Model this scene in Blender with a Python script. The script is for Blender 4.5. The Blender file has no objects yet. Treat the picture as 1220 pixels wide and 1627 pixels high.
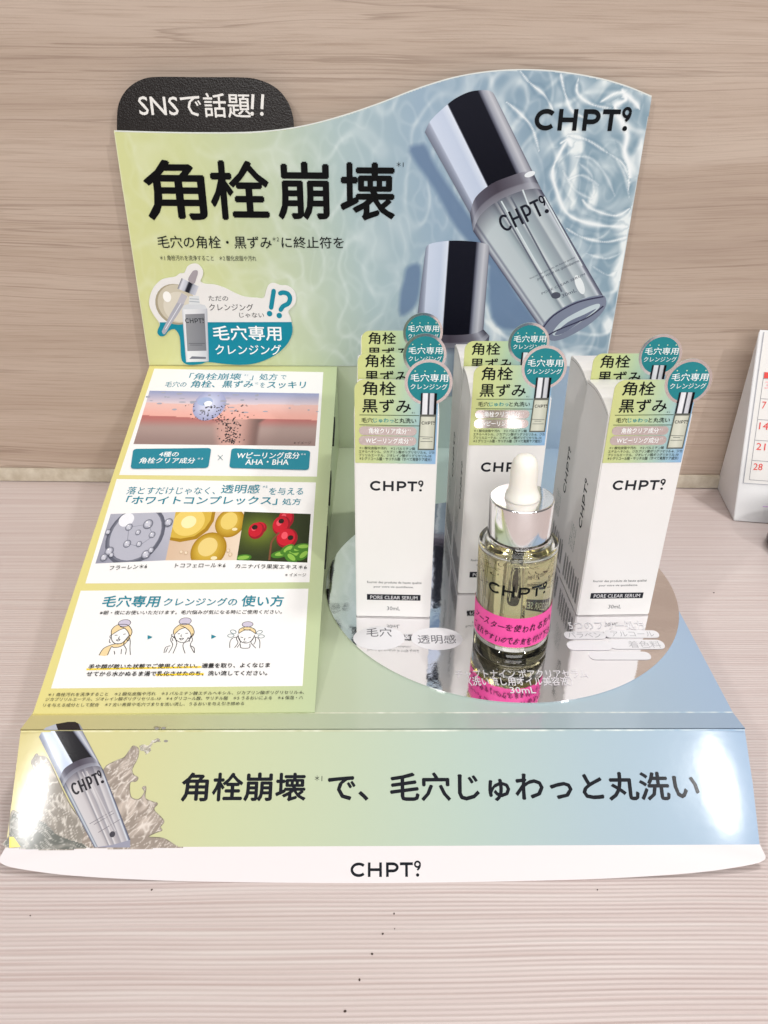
import bpy, bmesh, math, random
from mathutils import Vector, Matrix, geometry, noise
C = bpy.context.scene.collection
SC = bpy.context.scene
PI = math.pi
random.seed(7)

# ------------------------------------------------------------------ camera, light, exposure
cam_d = bpy.data.cameras.new('camera')
cam = bpy.data.objects.new('camera', cam_d); C.objects.link(cam)
cam_d.sensor_fit = 'VERTICAL'; cam_d.sensor_height = 36.0
cam_d.lens = 36.0 * 1205.56 / 1627.0
cam_d.clip_start = 0.01; cam_d.clip_end = 50
Z0 = 0.0343                                     # height of the tray floor above the counter
r_ = Vector((0.99991063, -0.01070856, 0.00800396)); u_ = Vector((-0.00180757, 0.48490105, 0.87456715))
f_ = Vector((0.01324649, 0.87450346, -0.48483836))
m = Matrix((r_, u_, -f_)).transposed().to_4x4(); m.translation = Vector((0, -0.241029, 0.231745 + Z0))
cam.matrix_world = m
SC.camera = cam

world = bpy.data.worlds.new('World'); SC.world = world; world.use_nodes = True
wn = world.node_tree; wn.nodes.clear()
wo = wn.nodes.new('ShaderNodeOutputWorld'); wb = wn.nodes.new('ShaderNodeBackground')
wtc = wn.nodes.new('ShaderNodeTexCoord'); wsep = wn.nodes.new('ShaderNodeSeparateXYZ'); wr = wn.nodes.new('ShaderNodeValToRGB')
wma = wn.nodes.new('ShaderNodeMath'); wma.operation = 'MULTIPLY_ADD'; wma.inputs[1].default_value = .5; wma.inputs[2].default_value = .5
wn.links.new(wtc.outputs['Generated'], wsep.inputs[0]); wn.links.new(wsep.outputs['Z'], wma.inputs[0]); wn.links.new(wma.outputs[0], wr.inputs[0])
wr.color_ramp.elements[0].position = .35; wr.color_ramp.elements[0].color = (.16, .145, .14, 1)
wr.color_ramp.elements[1].position = .85; wr.color_ramp.elements[1].color = (.80, .78, .77, 1)
wn.links.new(wr.outputs[0], wb.inputs[0]); wn.links.new(wb.outputs[0], wo.inputs[0])
wb.inputs['Strength'].default_value = 0.31

def area(name, loc, target, sx, sy, power, col=(1, .985, .965)):
    d = bpy.data.lights.new(name, 'AREA'); d.shape = 'RECTANGLE'; d.size = sx; d.size_y = sy; d.energy = power; d.color = col
    o = bpy.data.objects.new(name, d); C.objects.link(o); o.location = loc
    o.rotation_euler = (Vector(target) - Vector(loc)).to_track_quat('-Z', 'Y').to_euler(); return o
area('ceiling_panel', (0.15, -.2, 1.9), (0.03, .05, 0), 1.2, .5, 6)
area('ceiling_panel_above', (0.48, .25, 1.6), (0.1, .12, 0), .14, .14, 7)
area('front_fill_light', (0.15, -1.75, .78), (0.03, .1, .1), 1.5, .7, 20)  # added broad fill from behind the camera, brightens the carton fronts
area('ceiling_lamp_left', (-.90, -1.0, 1.22), (-.05, 0, 0), .055, .12, 6)
area('ceiling_lamp_right', (.90, -1.0, 1.27), (.05, 0, 0), .055, .13, 8)

SC.view_settings.view_transform = 'Standard'; SC.view_settings.look = 'None'
SC.view_settings.exposure = -0.08; SC.view_settings.gamma = 1.0; SC.view_settings.use_curve_mapping = False
SC.cycles.use_denoising = True
SC.cycles.max_bounces = 16; SC.cycles.transmission_bounces = 14; SC.cycles.glossy_bounces = 8

# ------------------------------------------------------------------ helpers
def lin(c):
    return tuple(((x / 255) / 12.92 if x / 255 <= .04045 else ((x / 255 + .055) / 1.055) ** 2.4) for x in c[:3]) + (1.0,)

def mat(name, col=(200, 200, 200), rough=.5, metal=0, spec=.5, coat=0, trans=0, ior=1.45, sss=0):
    m = bpy.data.materials.new(name); m.use_nodes = True; b = m.node_tree.nodes['Principled BSDF']
    b.inputs['Base Color'].default_value = lin(col); b.inputs['Roughness'].default_value = rough; b.inputs['Metallic'].default_value = metal
    b.inputs['Specular IOR Level'].default_value = spec; b.inputs['Coat Weight'].default_value = coat; b.inputs['Coat Roughness'].default_value = .06
    b.inputs['Transmission Weight'].default_value = trans; b.inputs['IOR'].default_value = ior
    if sss:
        b.inputs['Subsurface Weight'].default_value = sss; b.inputs['Subsurface Radius'].default_value = (.004, .003, .002)
    return m

class NT:
    def __init__(s, m): s.t = m.node_tree; s.b = s.t.nodes['Principled BSDF']
    def n(s, typ, **kw):
        x = s.t.nodes.new('ShaderNode' + typ)
        for k, v in kw.items(): setattr(x, k, v)
        return x
    def l(s, a, b): s.t.links.new(a, b)
    def coords(s, scale, rot=(0, 0, 0), loc=(0, 0, 0), src=None):
        mp = s.n('Mapping'); mp.inputs['Scale'].default_value = scale; mp.inputs['Rotation'].default_value = rot; mp.inputs['Location'].default_value = loc
        if src is None: src = s.n('TexCoord').outputs['Object']
        s.l(src, mp.inputs['Vector']); return mp.outputs[0]
    def noise(s, vec, scale=1, detail=4, rough=.55, dist=0):
        x = s.n('TexNoise'); x.inputs['Scale'].default_value = scale; x.inputs['Detail'].default_value = detail
        x.inputs['Roughness'].default_value = rough; x.inputs['Distortion'].default_value = dist; s.l(vec, x.inputs['Vector']); return x
    def ramp(s, fac, stops, interp='LINEAR'):
        x = s.n('ValToRGB'); e = x.color_ramp.elements; x.color_ramp.interpolation = interp
        while len(e) > 1: e.remove(e[-1])
        e[0].position = stops[0][0]; e[0].color = lin(stops[0][1])
        for p, c in stops[1:]:
            k = e.new(p); k.color = lin(c)
        s.l(fac, x.inputs[0]); return x.outputs[0]
    def math(s, op, a, b=None, c=None):
        x = s.n('Math', operation=op)
        for i, v in enumerate((a, b, c)):
            if v is None: continue
            if isinstance(v, (int, float)): x.inputs[i].default_value = v
            else: s.l(v, x.inputs[i])
        return x.outputs[0]
    def mix(s, fac, a, b, blend='MIX'):
        x = s.n('Mix', data_type='RGBA', blend_type=blend)
        for k, v in ((0, fac), (6, a), (7, b)):
            if isinstance(v, (int, float)): x.inputs[k].default_value = v
            elif isinstance(v, tuple): x.inputs[k].default_value = lin(v)
            else: s.l(v, x.inputs[k])
        return x.outputs[2]
    def bump(s, h, strength, dist):
        x = s.n('Bump'); x.inputs['Strength'].default_value = strength; x.inputs['Distance'].default_value = dist
        s.l(h, x.inputs['Height']); s.l(x.outputs[0], s.b.inputs['Normal']); return x

def link(name, me, parent=None):
    o = bpy.data.objects.new(name, me); C.objects.link(o)
    if parent is not None: o.parent = parent
    return o
def thing(name, label, cat, loc, rz=0, group=None):
    o = bpy.data.objects.new(name, None); C.objects.link(o); o.empty_display_size = .02
    o.location = loc; o.rotation_euler = (0, 0, rz); o['label'] = label; o['category'] = cat
    if group: o['group'] = group
    return o
def bm_obj(name, bm, m, parent=None, smooth=False, bevel=0, seg=2):
    if bevel:
        bmesh.ops.bevel(bm, geom=list(bm.edges), offset=bevel, segments=seg, affect='EDGES', clamp_overlap=True)
    bmesh.ops.recalc_face_normals(bm, faces=bm.faces)
    me = bpy.data.meshes.new(name); bm.to_mesh(me); bm.free(); me.materials.append(m)
    if smooth:
        for p in me.polygons: p.use_smooth = True
    return link(name, me, parent)
def add_prism(bm, pts, d):                       # closed loop of 3-D points swept along vector d
    a = [bm.verts.new(p) for p in pts]; b = [bm.verts.new(Vector(p) + Vector(d)) for p in pts]
    bm.faces.new(a); bm.faces.new(b[::-1])
    for i in range(len(a)):
        j = (i + 1) % len(a); bm.faces.new((a[i], b[i], b[j], a[j]))
def add_box(bm, x0, y0, z0, x1, y1, z1):
    add_prism(bm, [(x0, y0, z0), (x1, y0, z0), (x1, y1, z0), (x0, y1, z0)], (0, 0, z1 - z0))
def lathe(bm, prof, seg=96):                     # prof: (r, z) in metres, open or ending on the axis
    rings = []
    for r, z in prof:
        if r < 1e-7: rings.append([bm.verts.new((0, 0, z))])
        else: rings.append([bm.verts.new((r * math.cos(2 * PI * k / seg), r * math.sin(2 * PI * k / seg), z)) for k in range(seg)])
    for a, b in zip(rings, rings[1:]):
        for k in range(seg):
            j = (k + 1) % seg
            if len(a) == 1 and len(b) == 1: continue
            if len(a) == 1: bm.faces.new((a[0], b[k], b[j]))
            elif len(b) == 1: bm.faces.new((a[k], b[0], a[j]))
            else: bm.faces.new((a[k], b[k], b[j], a[j]))

_tc = {}
def text_geo(s, bold):                           # printed lettering: flat glyph outlines filled, scaled to a unit box
    k = (s, bold)
    if k not in _tc:
        cu = bpy.data.curves.new('t', 'FONT'); cu.body = s; cu.offset = bold; cu.resolution_u = 2; cu.space_character = 1.0
        o = bpy.data.objects.new('t', cu); C.objects.link(o)
        dg = bpy.context.evaluated_depsgraph_get(); me = bpy.data.meshes.new_from_object(o.evaluated_get(dg))
        vs = [(v.co.x, v.co.y) for v in me.vertices]; fs = [tuple(p.vertices) for p in me.polygons]
        bpy.data.objects.remove(o); bpy.data.curves.remove(cu); bpy.data.meshes.remove(me)
        x0 = min(v[0] for v in vs); x1 = max(v[0] for v in vs); y0 = min(v[1] for v in vs); y1 = max(v[1] for v in vs)
        _tc[k] = ([((a - x0) / (x1 - x0), (b - y0) / (y1 - y0)) for a, b in vs], fs)
    return _tc[k]

class Sheet:
    """Flat printing on a surface: filled shapes, strokes and lettering, units mm, each layer a hair above the last."""
    def __init__(s, frame, step=.005, lift=.03):
        s.f = frame; s.v = []; s.c = []; s.fs = []; s.mi = []; s.h = lift; s.step = .005
    def raw(s, vs, fs, col, mi=0):
        b = len(s.v)
        for u, v in vs:
            s.v.append(Vector(s.f(u, v, s.h)) / 1000); s.c.append(lin(col(u, v) if callable(col) else col))
        for f in fs: s.fs.append(tuple(b + i for i in f)); s.mi.append(mi)
        s.h += s.step
    window = None
    def poly(s, pts, col, mi=0):
        if s.window: pts = clip(pts, s.window)
        if len(pts) < 3: return
        t = geometry.tessellate_polygon([[Vector((a, b, 0)) for a, b in pts]])
        s.raw(pts, t, col, mi)
    def many(s, polys, col, mi=0):               # several shapes of one colour in one layer
        vs = []; fs = []
        for p in polys:
            b = len(vs); vs += p
            fs += [tuple(b + i for i in f) for f in geometry.tessellate_polygon([[Vector((x, y, 0)) for x, y in p]])]
        s.raw(vs, fs, col, mi)
    def grid(s, q, col, nx=12, ny=12, mi=0):     # q: four corners bl, br, tr, tl
        vs = []; fs = []; ab = {}
        for j in range(ny + 1):
            for i in range(nx + 1):
                a = i / nx; b = j / ny
                x = [(1 - b) * ((1 - a) * q[0][k] + a * q[1][k]) + b * ((1 - a) * q[3][k] + a * q[2][k]) for k in (0, 1)]
                vs.append(tuple(x)); ab[vs[-1]] = (a, b)
        for j in range(ny):
            for i in range(nx):
                p = j * (nx + 1) + i; fs.append((p, p + 1, p + nx + 2, p + nx + 1))
        s.raw(vs, fs, (lambda u, v: col(*ab[(u, v)])) if callable(col) else col, mi)
    def ell(s, c, rx, ry, col, mi=0, n=28, rot=0, a0=0, a1=2 * PI):
        s.poly(ellpts(c, rx, ry, n, rot, a0, a1), col, mi)
    def rrect(s, x0, y0, x1, y1, r, col, mi=0, skew=0):
        s.poly(rr(x0, y0, x1, y1, r), col, mi)
    def stroke(s, pts, w, col, mi=0, closed=False, taper=None):
        s.strokes([pts], w, col, mi, closed)
    def strokes(s, lines, w, col, mi=0, closed=False):
        vs = []; fs = []
        for pts in lines:
            a, b = ribbon(pts, w, closed); k = len(vs); vs += a; fs += [tuple(k + i for i in f) for f in b]
        s.raw(vs, fs, col, mi)
    def text(s, t, box, col, bold=.0, mi=0, slant=0, rot=0):
        (x0, y0), (x1, y1) = box; g, fs = text_geo(t, min(bold, 0))
        cx, cy = (x0 + x1) / 2, (y0 + y1) / 2; ca, sa = math.cos(rot), math.sin(rot)
        d = max(0, bold) * abs(y1 - y0) * 1.1                       # heavier weight: struck again a hair to each side
        for ox, oy in (((-d, 0), (d, 0), (0, d), (0, -d)) if d else ((0, 0),)):
            vs = []
            for a, b in g:
                x = (a - .5) * (x1 - x0 - 2 * d) + slant * (b - .5) * (y1 - y0) + ox; y = (b - .5) * (y1 - y0 - 2 * d) + oy
                vs.append((cx + ca * x - sa * y, cy + sa * x + ca * y))
            s.raw(vs, fs, col, mi)
    def logo(s, box, col, w=.2, rot=0, slant=0, thin=False):      # the word mark: CHPT, a raised 9 and a full stop
        (x0, y0), (x1, y1) = box; W = x1 - x0; H = y1 - y0; A = W / H
        arc = lambda cx, cy, rx, ry, a, b, n=20: [(cx + rx * math.cos(math.radians(a + (b - a) * i / n)), cy + ry * math.sin(math.radians(a + (b - a) * i / n))) for i in range(n + 1)]
        h = w / 2; X = lambda f: f * A
        rc = X(.118) - h; r9 = X(.042)
        L = [arc(X(.115), .5, rc, .5 - h, 43, 317),
             [(X(.245) + h, 0), (X(.245) + h, 1)], [(X(.445) - h, 0), (X(.445) - h, 1)], [(X(.245) + w, .5), (X(.445) - w, .5)],
             [(X(.505) + h, 0), (X(.505) + h, 1)], [(X(.505) + w, 1 - h), (X(.60), 1 - h)] + arc(X(.60), .655, X(.685) - X(.60) - h, .345 - h, 90, -90, 14) + [(X(.505) + w, .31 + h)],
             [(X(.705), 1 - h), (X(.89), 1 - h)], [(X(.7975), 0), (X(.7975), 1 - w)]]
        w9 = w * .66
        N = [arc(X(.956), .86, r9 - w9 / 2 + .04, .19, 0, 360, 20), arc(X(.956) - r9, .86, 2 * r9 - w9 / 2 + .04, .44, 0, -62, 8)]
        dot = ellpts((X(.955), .12), .125, .12, 14)
        ca, sa = math.cos(rot), math.sin(rot); cx, cy = (x0 + x1) / 2, (y0 + y1) / 2
        def T(p):
            x = (p[0] - A / 2) * H + slant * (p[1] - .5) * H; y = (p[1] - .5) * H
            return (cx + ca * x - sa * y, cy + sa * x + ca * y)
        for lines, ww in ((L, w), (N, w9)):
            for pts in lines:
                a, b = ribbon(pts, ww, False); s.raw([T(p) for p in a], b, col)
        s.raw([T(p) for p in dot], [tuple(range(len(dot)))], col)
    def band(s, low, top, col, nx=40, ny=1):     # between two polylines, colour by (across, up)
        def at(P, f):
            L = [0]
            for i in range(1, len(P)): L.append(L[-1] + math.dist(P[i - 1], P[i]))
            d = f * L[-1]
            for i in range(1, len(P)):
                if d <= L[i] + 1e-9: return lerp(P[i - 1], P[i], (d - L[i - 1]) / max(1e-9, L[i] - L[i - 1]))
            return P[-1]
        vs = []; fs = []; ab = {}
        for j in range(ny + 1):
            for i in range(nx + 1):
                q = lerp(at(low, i / nx), at(top, i / nx), j / ny); vs.append(q); ab[q] = (i / nx, j / ny)
        for j in range(ny):
            for i in range(nx): k = j * (nx + 1) + i; fs.append((k, k + 1, k + nx + 2, k + nx + 1))
        s.raw(vs, fs, lambda u, v: col(*ab[(u, v)]))
    def tex(s, pts, cell, fn, mi=0):             # a picture area: fine mesh inside an outline, colour by fn(u, v)
        x0 = min(p[0] for p in pts); x1 = max(p[0] for p in pts); y0 = min(p[1] for p in pts); y1 = max(p[1] for p in pts); n = len(pts)
        def inside(x, y):
            c = False
            for i in range(n):
                a, b = pts[i], pts[i - 1]
                if (a[1] > y) != (b[1] > y) and x < (b[0] - a[0]) * (y - a[1]) / (b[1] - a[1]) + a[0]: c = not c
            return c
        vs = []; ix = {}; fs = []
        def vid(i, j):
            if (i, j) not in ix: ix[(i, j)] = len(vs); vs.append((x0 + i * cell, y0 + j * cell))
            return ix[(i, j)]
        for j in range(int((y1 - y0) / cell) + 1):
            for i in range(int((x1 - x0) / cell) + 1):
                if inside(x0 + (i + .5) * cell, y0 + (j + .5) * cell): fs.append((vid(i, j), vid(i + 1, j), vid(i + 1, j + 1), vid(i, j + 1)))
        s.raw(vs, fs, fn, mi)
    def line(s, t, q, col, bold=0.0, slant=0):   # q: baseline left, baseline right, top left
        a, b, c = (Vector(k) for k in q); d = b - a; w = d.length; d.normalize(); h = abs((c - a).dot(Vector((-d.y, d.x))))
        m = (a + b) / 2 + Vector((-d.y, d.x)) * h / 2
        s.text(t, ((m.x - w / 2, m.y - h / 2), (m.x + w / 2, m.y + h / 2)), col, bold, 0, slant, math.atan2(d.y, d.x))
    def build(s, name, mats, parent):
        me = bpy.data.meshes.new(name); me.from_pydata(s.v, [], s.fs)
        at = me.color_attributes.new('ink', 'FLOAT_COLOR', 'POINT')
        for i, c in enumerate(s.c): at.data[i].color = c
        for m in (mats if isinstance(mats, (list, tuple)) else [mats]): me.materials.append(m)
        me.polygons.foreach_set('material_index', s.mi); me.update()
        return link(name, me, parent)

def ellpts(c, rx, ry, n=28, rot=0, a0=0, a1=2 * PI):
    full = abs(a1 - a0 - 2 * PI) < 1e-6; o = []
    for i in range(n if full else n + 1):
        a = a0 + (a1 - a0) * i / n; x, y = rx * math.cos(a), ry * math.sin(a)
        o.append((c[0] + x * math.cos(rot) - y * math.sin(rot), c[1] + x * math.sin(rot) + y * math.cos(rot)))
    return o
def rr(x0, y0, x1, y1, r, n=6):
    if x0 > x1: x0, x1 = x1, x0
    if y0 > y1: y0, y1 = y1, y0
    o = []
    for cx, cy, a in ((x1 - r, y1 - r, 0), (x0 + r, y1 - r, 90), (x0 + r, y0 + r, 180), (x1 - r, y0 + r, 270)):
        for i in range(n + 1):
            t = math.radians(a + 90 * i / n); o.append((cx + r * math.cos(t), cy + r * math.sin(t)))
    return o
def ribbon(pts, w, closed=False):
    P = [Vector(p) for p in pts]; n = len(P); vs = []; fs = []
    for i in range(n):
        a = P[i - 1] if (i > 0 or closed) else None; b = P[(i + 1) % n] if (i < n - 1 or closed) else None
        d1 = (P[i] - a).normalized() if a is not None and (P[i] - a).length > 1e-9 else None
        d2 = (b - P[i]).normalized() if b is not None and (b - P[i]).length > 1e-9 else None
        d1 = d1 or d2 or Vector((1, 0)); d2 = d2 or d1
        t = d1 + d2; t = t.normalized() if t.length > .2 else d1
        nrm = Vector((-t.y, t.x)); q = max(.45, nrm.dot(Vector((-d1.y, d1.x))))
        vs += [tuple(P[i] + nrm * w / 2 / q), tuple(P[i] - nrm * w / 2 / q)]
    for i in range(n if closed else n - 1):
        j = (i + 1) % n; fs.append((2 * i, 2 * i + 1, 2 * j + 1, 2 * j))
    return vs, fs
def brush(pts, w, seed):                         # a line of uneven width, as light draws on water
    r = random.Random(seed); P = smooth(pts, n=8); n = len(P); k = [r.uniform(.25, 1.5) for _ in range(n // 5 + 3)]; vs, fs = [], []
    a, b = ribbon(P, 1.0)
    for i in range(n):
        j = i / 5; q = k[int(j)] + (k[int(j) + 1] - k[int(j)]) * (j % 1); q *= w * min(1, .15 + i / 4, .15 + (n - 1 - i) / 4)
        c = Vector(P[i]); vs += [tuple(c + (Vector(a[2 * i]) - c) * q), tuple(c + (Vector(a[2 * i + 1]) - c) * q)]
    return vs, b
def smooth(pts, closed=False, n=5):              # Catmull-Rom through the points
    o = []; N = len(pts)
    for i in range(N if closed else N - 1):
        p = [Vector(pts[(i + k) % N] if closed else pts[max(0, min(N - 1, i + k))]) for k in (-1, 0, 1, 2)]
        for q in range(n):
            t = q / n
            o.append(tuple(.5 * (2 * p[1] + (p[2] - p[0]) * t + (2 * p[0] - 5 * p[1] + 4 * p[2] - p[3]) * t * t + (3 * p[1] - p[0] - 3 * p[2] + p[3]) * t ** 3)))
    if not closed: o.append(tuple(pts[-1]))
    return o
def frame(O, U, V):                              # mm
    O, U, V = Vector(O), Vector(U).normalized(), Vector(V).normalized(); N = U.cross(V)
    return lambda u, v, h: O + U * u + V * v + N * h
def slab(name, pts, fr, t, m, parent):           # a card: outline in mm, thickness t behind its face
    bm = bmesh.new(); a = [bm.verts.new(fr(u, v, 0) / 1000) for u, v in pts]; b = [bm.verts.new(fr(u, v, -t) / 1000) for u, v in pts]
    n = len(pts)
    for f in geometry.tessellate_polygon([[Vector((x, y, 0)) for x, y in pts]]):
        bm.faces.new([a[i] for i in f]); bm.faces.new([b[i] for i in f[::-1]])
    for i in range(n):
        j = (i + 1) % n; bm.faces.new((a[i], a[j], b[j], b[i]))
    return bm_obj(name, bm, m, parent)
def lerp(a, b, t): return (a[0] + (b[0] - a[0]) * t, a[1] + (b[1] - a[1]) * t)
def clip(pts, q):                                # a shape cut to a convex four-cornered picture
    c = mid((q[0], q[2])); o = list(pts)
    for i in range(4):
        a, b = q[i], q[(i + 1) % 4]; f = lambda p: (b[0] - a[0]) * (p[1] - a[1]) - (b[1] - a[1]) * (p[0] - a[0]); sg = 1 if f(c) > 0 else -1; n = []
        for j in range(len(o)):
            p, r = o[j - 1], o[j]; fp, fr = f(p) * sg, f(r) * sg
            if fp * fr < 0: n.append(lerp(p, r, fp / (fp - fr)))
            if fr >= 0: n.append(r)
        o = n
        if not o: return []
    return o
def mixc(a, b, t):
    t = max(0, min(1, t)); return tuple(x + (y - x) * t for x, y in zip(a, b))
def stops(t, st):
    for (p, a), (q, b) in zip(st, st[1:]):
        if t <= q: return mixc(a, b, (t - p) / (q - p))
    return st[-1][1]
def mid(box):
    return ((box[0][0] + box[1][0]) / 2, (box[0][1] + box[1][1]) / 2)

# ------------------------------------------------------------------ materials
def ink(name, rough, coat=0, spec=.5):
    m = mat(name, rough=rough, coat=coat, spec=spec); t = NT(m); a = t.n('VertexColor', layer_name='ink')
    t.l(a.outputs[0], t.b.inputs['Base Color']); return m
M_ink = ink('printing_ink', .45, 0, .1)
M_gloss = ink('glossy_printing_ink', .13, 0, .4)
M_matt = ink('matt_printing_ink', .6, 0, .3)
M_white = mat('white_board', (236, 234, 231), .5)
M_hem = mat('pinkish_white_board', (226, 220, 221), .4)
M_edge = mat('white_paper_core', (228, 226, 220), .7)
M_carton = mat('white_carton', (238, 236, 234), .42, coat=.1)
t = NT(M_carton); nz = t.noise(t.coords((60, 60, 60)), 1, 3); t.bump(nz.outputs[0], .06, .002)
M_black = mat('black_board', (24, 18, 16), .30)
t = NT(M_black); nz = t.noise(t.coords((1, 1, 1)), 1100, 2); t.bump(nz.outputs[0], .4, .0005)
M_foil = mat('foil_ink', (214, 204, 203), .16, metal=1)
M_slot = mat('black_slot', (14, 14, 15), .6)
M_dark = mat('black_plastic', (16, 12, 15), .12)
M_cream = mat('cream_rubber', (248, 244, 234), .42, sss=.25)
M_chrome = mat('polished_collar', (238, 236, 237), .09, metal=1)
t = NT(M_chrome); nz = t.noise(t.coords((1, 1, 1)), 900, 3); t.bump(nz.outputs[0], .04, .0003)
M_glass = mat('clear_glass', (252, 253, 250), .0, trans=1, ior=1.5)
M_tube = mat('glass_tube_in_serum', (250, 251, 248), .0, trans=1, ior=1.09)
M_serum = mat('pale_serum', (250, 240, 192), .0, trans=1, ior=1.44)
M_base = mat('darkened_base_glass', (122, 119, 94), .02, trans=1, ior=1.5)  # tint stands in for the darkness seen through the clear glass base
M_pink = mat('pink_tape', (250, 84, 170), .5)

M_foilboard = mat('silver_mirror_board', (243, 241, 243), .05, metal=1)
t = NT(M_foilboard); nz = t.noise(t.coords((1, 1, 1)), 55, 3, .5); n2 = t.noise(t.coords((1, 1, 1)), 900, 2)
h = t.math('MULTIPLY_ADD', n2.outputs[0], .05, nz.outputs[0]); t.bump(h, .10, .0012)
rg = t.math('MULTIPLY_ADD', n2.outputs[0], .06, .03); t.l(rg, t.b.inputs['Roughness'])

def tray_ramp(t, x):
    f = t.math('MULTIPLY_ADD', x, 1 / .3, .5)
    return t.ramp(f, [(.0, (212, 200, 140)), (.12, (206, 201, 148)), (.28, (197, 203, 163)), (.45, (188, 200, 174)), (.60, (180, 197, 186)), (.78, (171, 190, 199)), (1, (160, 183, 209))])
def gradient_mat(name, rough, coat, bump=.05):
    m = mat(name, rough=rough, coat=coat); t = NT(m); tc = t.n('TexCoord').outputs['Object']; sp = t.n('SeparateXYZ'); t.l(tc, sp.inputs[0])
    t.l(tray_ramp(t, t.math('SUBTRACT', sp.outputs['X'], .0048)), t.b.inputs['Base Color'])
    nz = t.noise(t.coords((1, 1, 1)), 35, 4); fine = t.noise(t.coords((1, 1, 1)), 1800, 1)
    t.bump(t.math('MULTIPLY_ADD', fine.outputs[0], .03, nz.outputs[0]), bump, .002); return m
M_tray = gradient_mat('yellow_to_blue_glossy_board', .13, .15)
M_back = gradient_mat('yellow_to_blue_satin_board', .42, .2)

M_ramp = mat('pale_green_board', rough=.4, coat=.15); t = NT(M_ramp)
sp = t.n('SeparateXYZ'); t.l(t.n('TexCoord').outputs['Object'], sp.inputs[0])
f = t.math('MULTIPLY_ADD', sp.outputs['X'], 1 / .12, 1.21)
t.l(t.ramp(f, [(0, (228, 217, 140)), (.25, (224, 216, 150)), (.7, (206, 212, 156)), (1, (190, 204, 162))]), t.b.inputs['Base Color'])

# header picture ground: pond caustics over a yellow-green to blue wash
M_header = mat('printed_water_board', rough=.45, spec=.25); t = NT(M_header)
tc = t.n('TexCoord').outputs['Object']; sp = t.n('SeparateXYZ'); t.l(tc, sp.inputs[0])
nz = t.noise(t.coords((1, 1, 1)), 9, 3); ad = t.n('VectorMath', operation='MULTIPLY_ADD'); ad.inputs[1].default_value = (.07, .07, .07); t.l(nz.outputs['Color'], ad.inputs[0]); t.l(tc, ad.inputs[2])
mp = t.coords((26, 1, 15), src=ad.outputs[0]); vo = t.n('TexVoronoi', feature='DISTANCE_TO_EDGE'); vo.inputs['Scale'].default_value = 1; t.l(mp, vo.inputs['Vector'])
mp2 = t.coords((58, 1, 30), loc=(3, 0, 2), src=ad.outputs[0]); vo2 = t.n('TexVoronoi', feature='DISTANCE_TO_EDGE'); t.l(mp2, vo2.inputs['Vector']); vo2.inputs['Scale'].default_value = 1
mask = t.noise(t.coords((1, 1, 1), loc=(2, 0, 1)), 14, 3)
web = t.math('MULTIPLY', t.math('POWER', t.math('SUBTRACT', 1.0, t.math('MINIMUM', t.math('MULTIPLY', vo.outputs[0], 3.2), 1.0)), 3.0), .8)
web2 = t.math('MULTIPLY', t.math('POWER', t.math('SUBTRACT', 1.0, t.math('MINIMUM', t.math('MULTIPLY', vo2.outputs[0], 2.6), 1.0)), 2.0), .45)
fx = t.math('MULTIPLY_ADD', sp.outputs['X'], 1 / .323, .488)
wash = t.ramp(fx, [(.0, (214, 214, 134)), (.18, (209, 214, 150)), (.36, (196, 209, 176)), (.52, (176, 196, 200)), (.7, (158, 182, 204)), (1, (158, 184, 200))])
soft = t.noise(t.coords((9, 1, 5)), 1, 4)
wash = t.mix(t.math('MULTIPLY', soft.outputs[0], .35), wash, (120, 140, 156), 'MIX')
gain = t.math('MULTIPLY', t.math('MULTIPLY', mask.outputs[0], 1.25), t.math('MULTIPLY_ADD', fx, .55, .35))
wat = t.mix(t.math('MINIMUM', t.math('MULTIPLY', t.math('ADD', web, web2), gain), 1.0), wash, (238, 244, 240))
t.l(wat, t.b.inputs['Base Color'])

# wood laminate wall
M_wall = mat('brown_wood_laminate', rough=.5); t = NT(M_wall)
tc = t.n('TexCoord').outputs['Object']
warp = t.noise(t.coords((2.2, 1, 5), loc=(.7, 0, .3)), 1, 3, .45); ad = t.n('VectorMath', operation='MULTIPLY_ADD'); ad.inputs[1].default_value = (0, 0, .032); t.l(warp.outputs['Color'], ad.inputs[0]); t.l(tc, ad.inputs[2])
v = ad.outputs[0]
g1 = t.noise(t.coords((1.2, 1, 34), src=v), 1, 6, .6)
g2 = t.noise(t.coords((15, 1, 1100), src=v), 1, 4, .7)
g3 = t.noise(t.coords((1.1, 1, 50), src=v, loc=(4, 0, 0)), 1, 4, .5)
g4 = t.noise(t.coords((9, 1, 180), src=v, loc=(1, 0, 5)), 1, 4, .6)
g5 = t.noise(t.coords((1.5, 1, 6), loc=(8, 0, 2)), 1, 2)
base = t.ramp(g1.outputs[0], [(.28, (172, 151, 136)), (.44, (186, 166, 150)), (.56, (195, 176, 161)), (.72, (205, 188, 173))])
base = t.mix(t.math('MULTIPLY', t.math('SUBTRACT', g5.outputs[0], .3), .6), base, (188, 168, 151))
base = t.mix(t.ramp(g2.outputs[0], [(.48, (0, 0, 0)), (.70, (190, 190, 190))]), base, (146, 122, 104))
base = t.mix(t.ramp(g4.outputs[0], [(.5, (0, 0, 0)), (.75, (95, 95, 95))]), base, (158, 134, 116))
ln = t.ramp(g3.outputs[0], [(.484, (0, 0, 0)), (.4985, (255, 255, 255)), (.5005, (255, 255, 255)), (.5035, (0, 0, 0))])
base = t.mix(t.math('MULTIPLY', ln, .38), base, (122, 98, 82))
t.l(base, t.b.inputs['Base Color']); t.bump(g2.outputs[0], .12, .0008)

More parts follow.
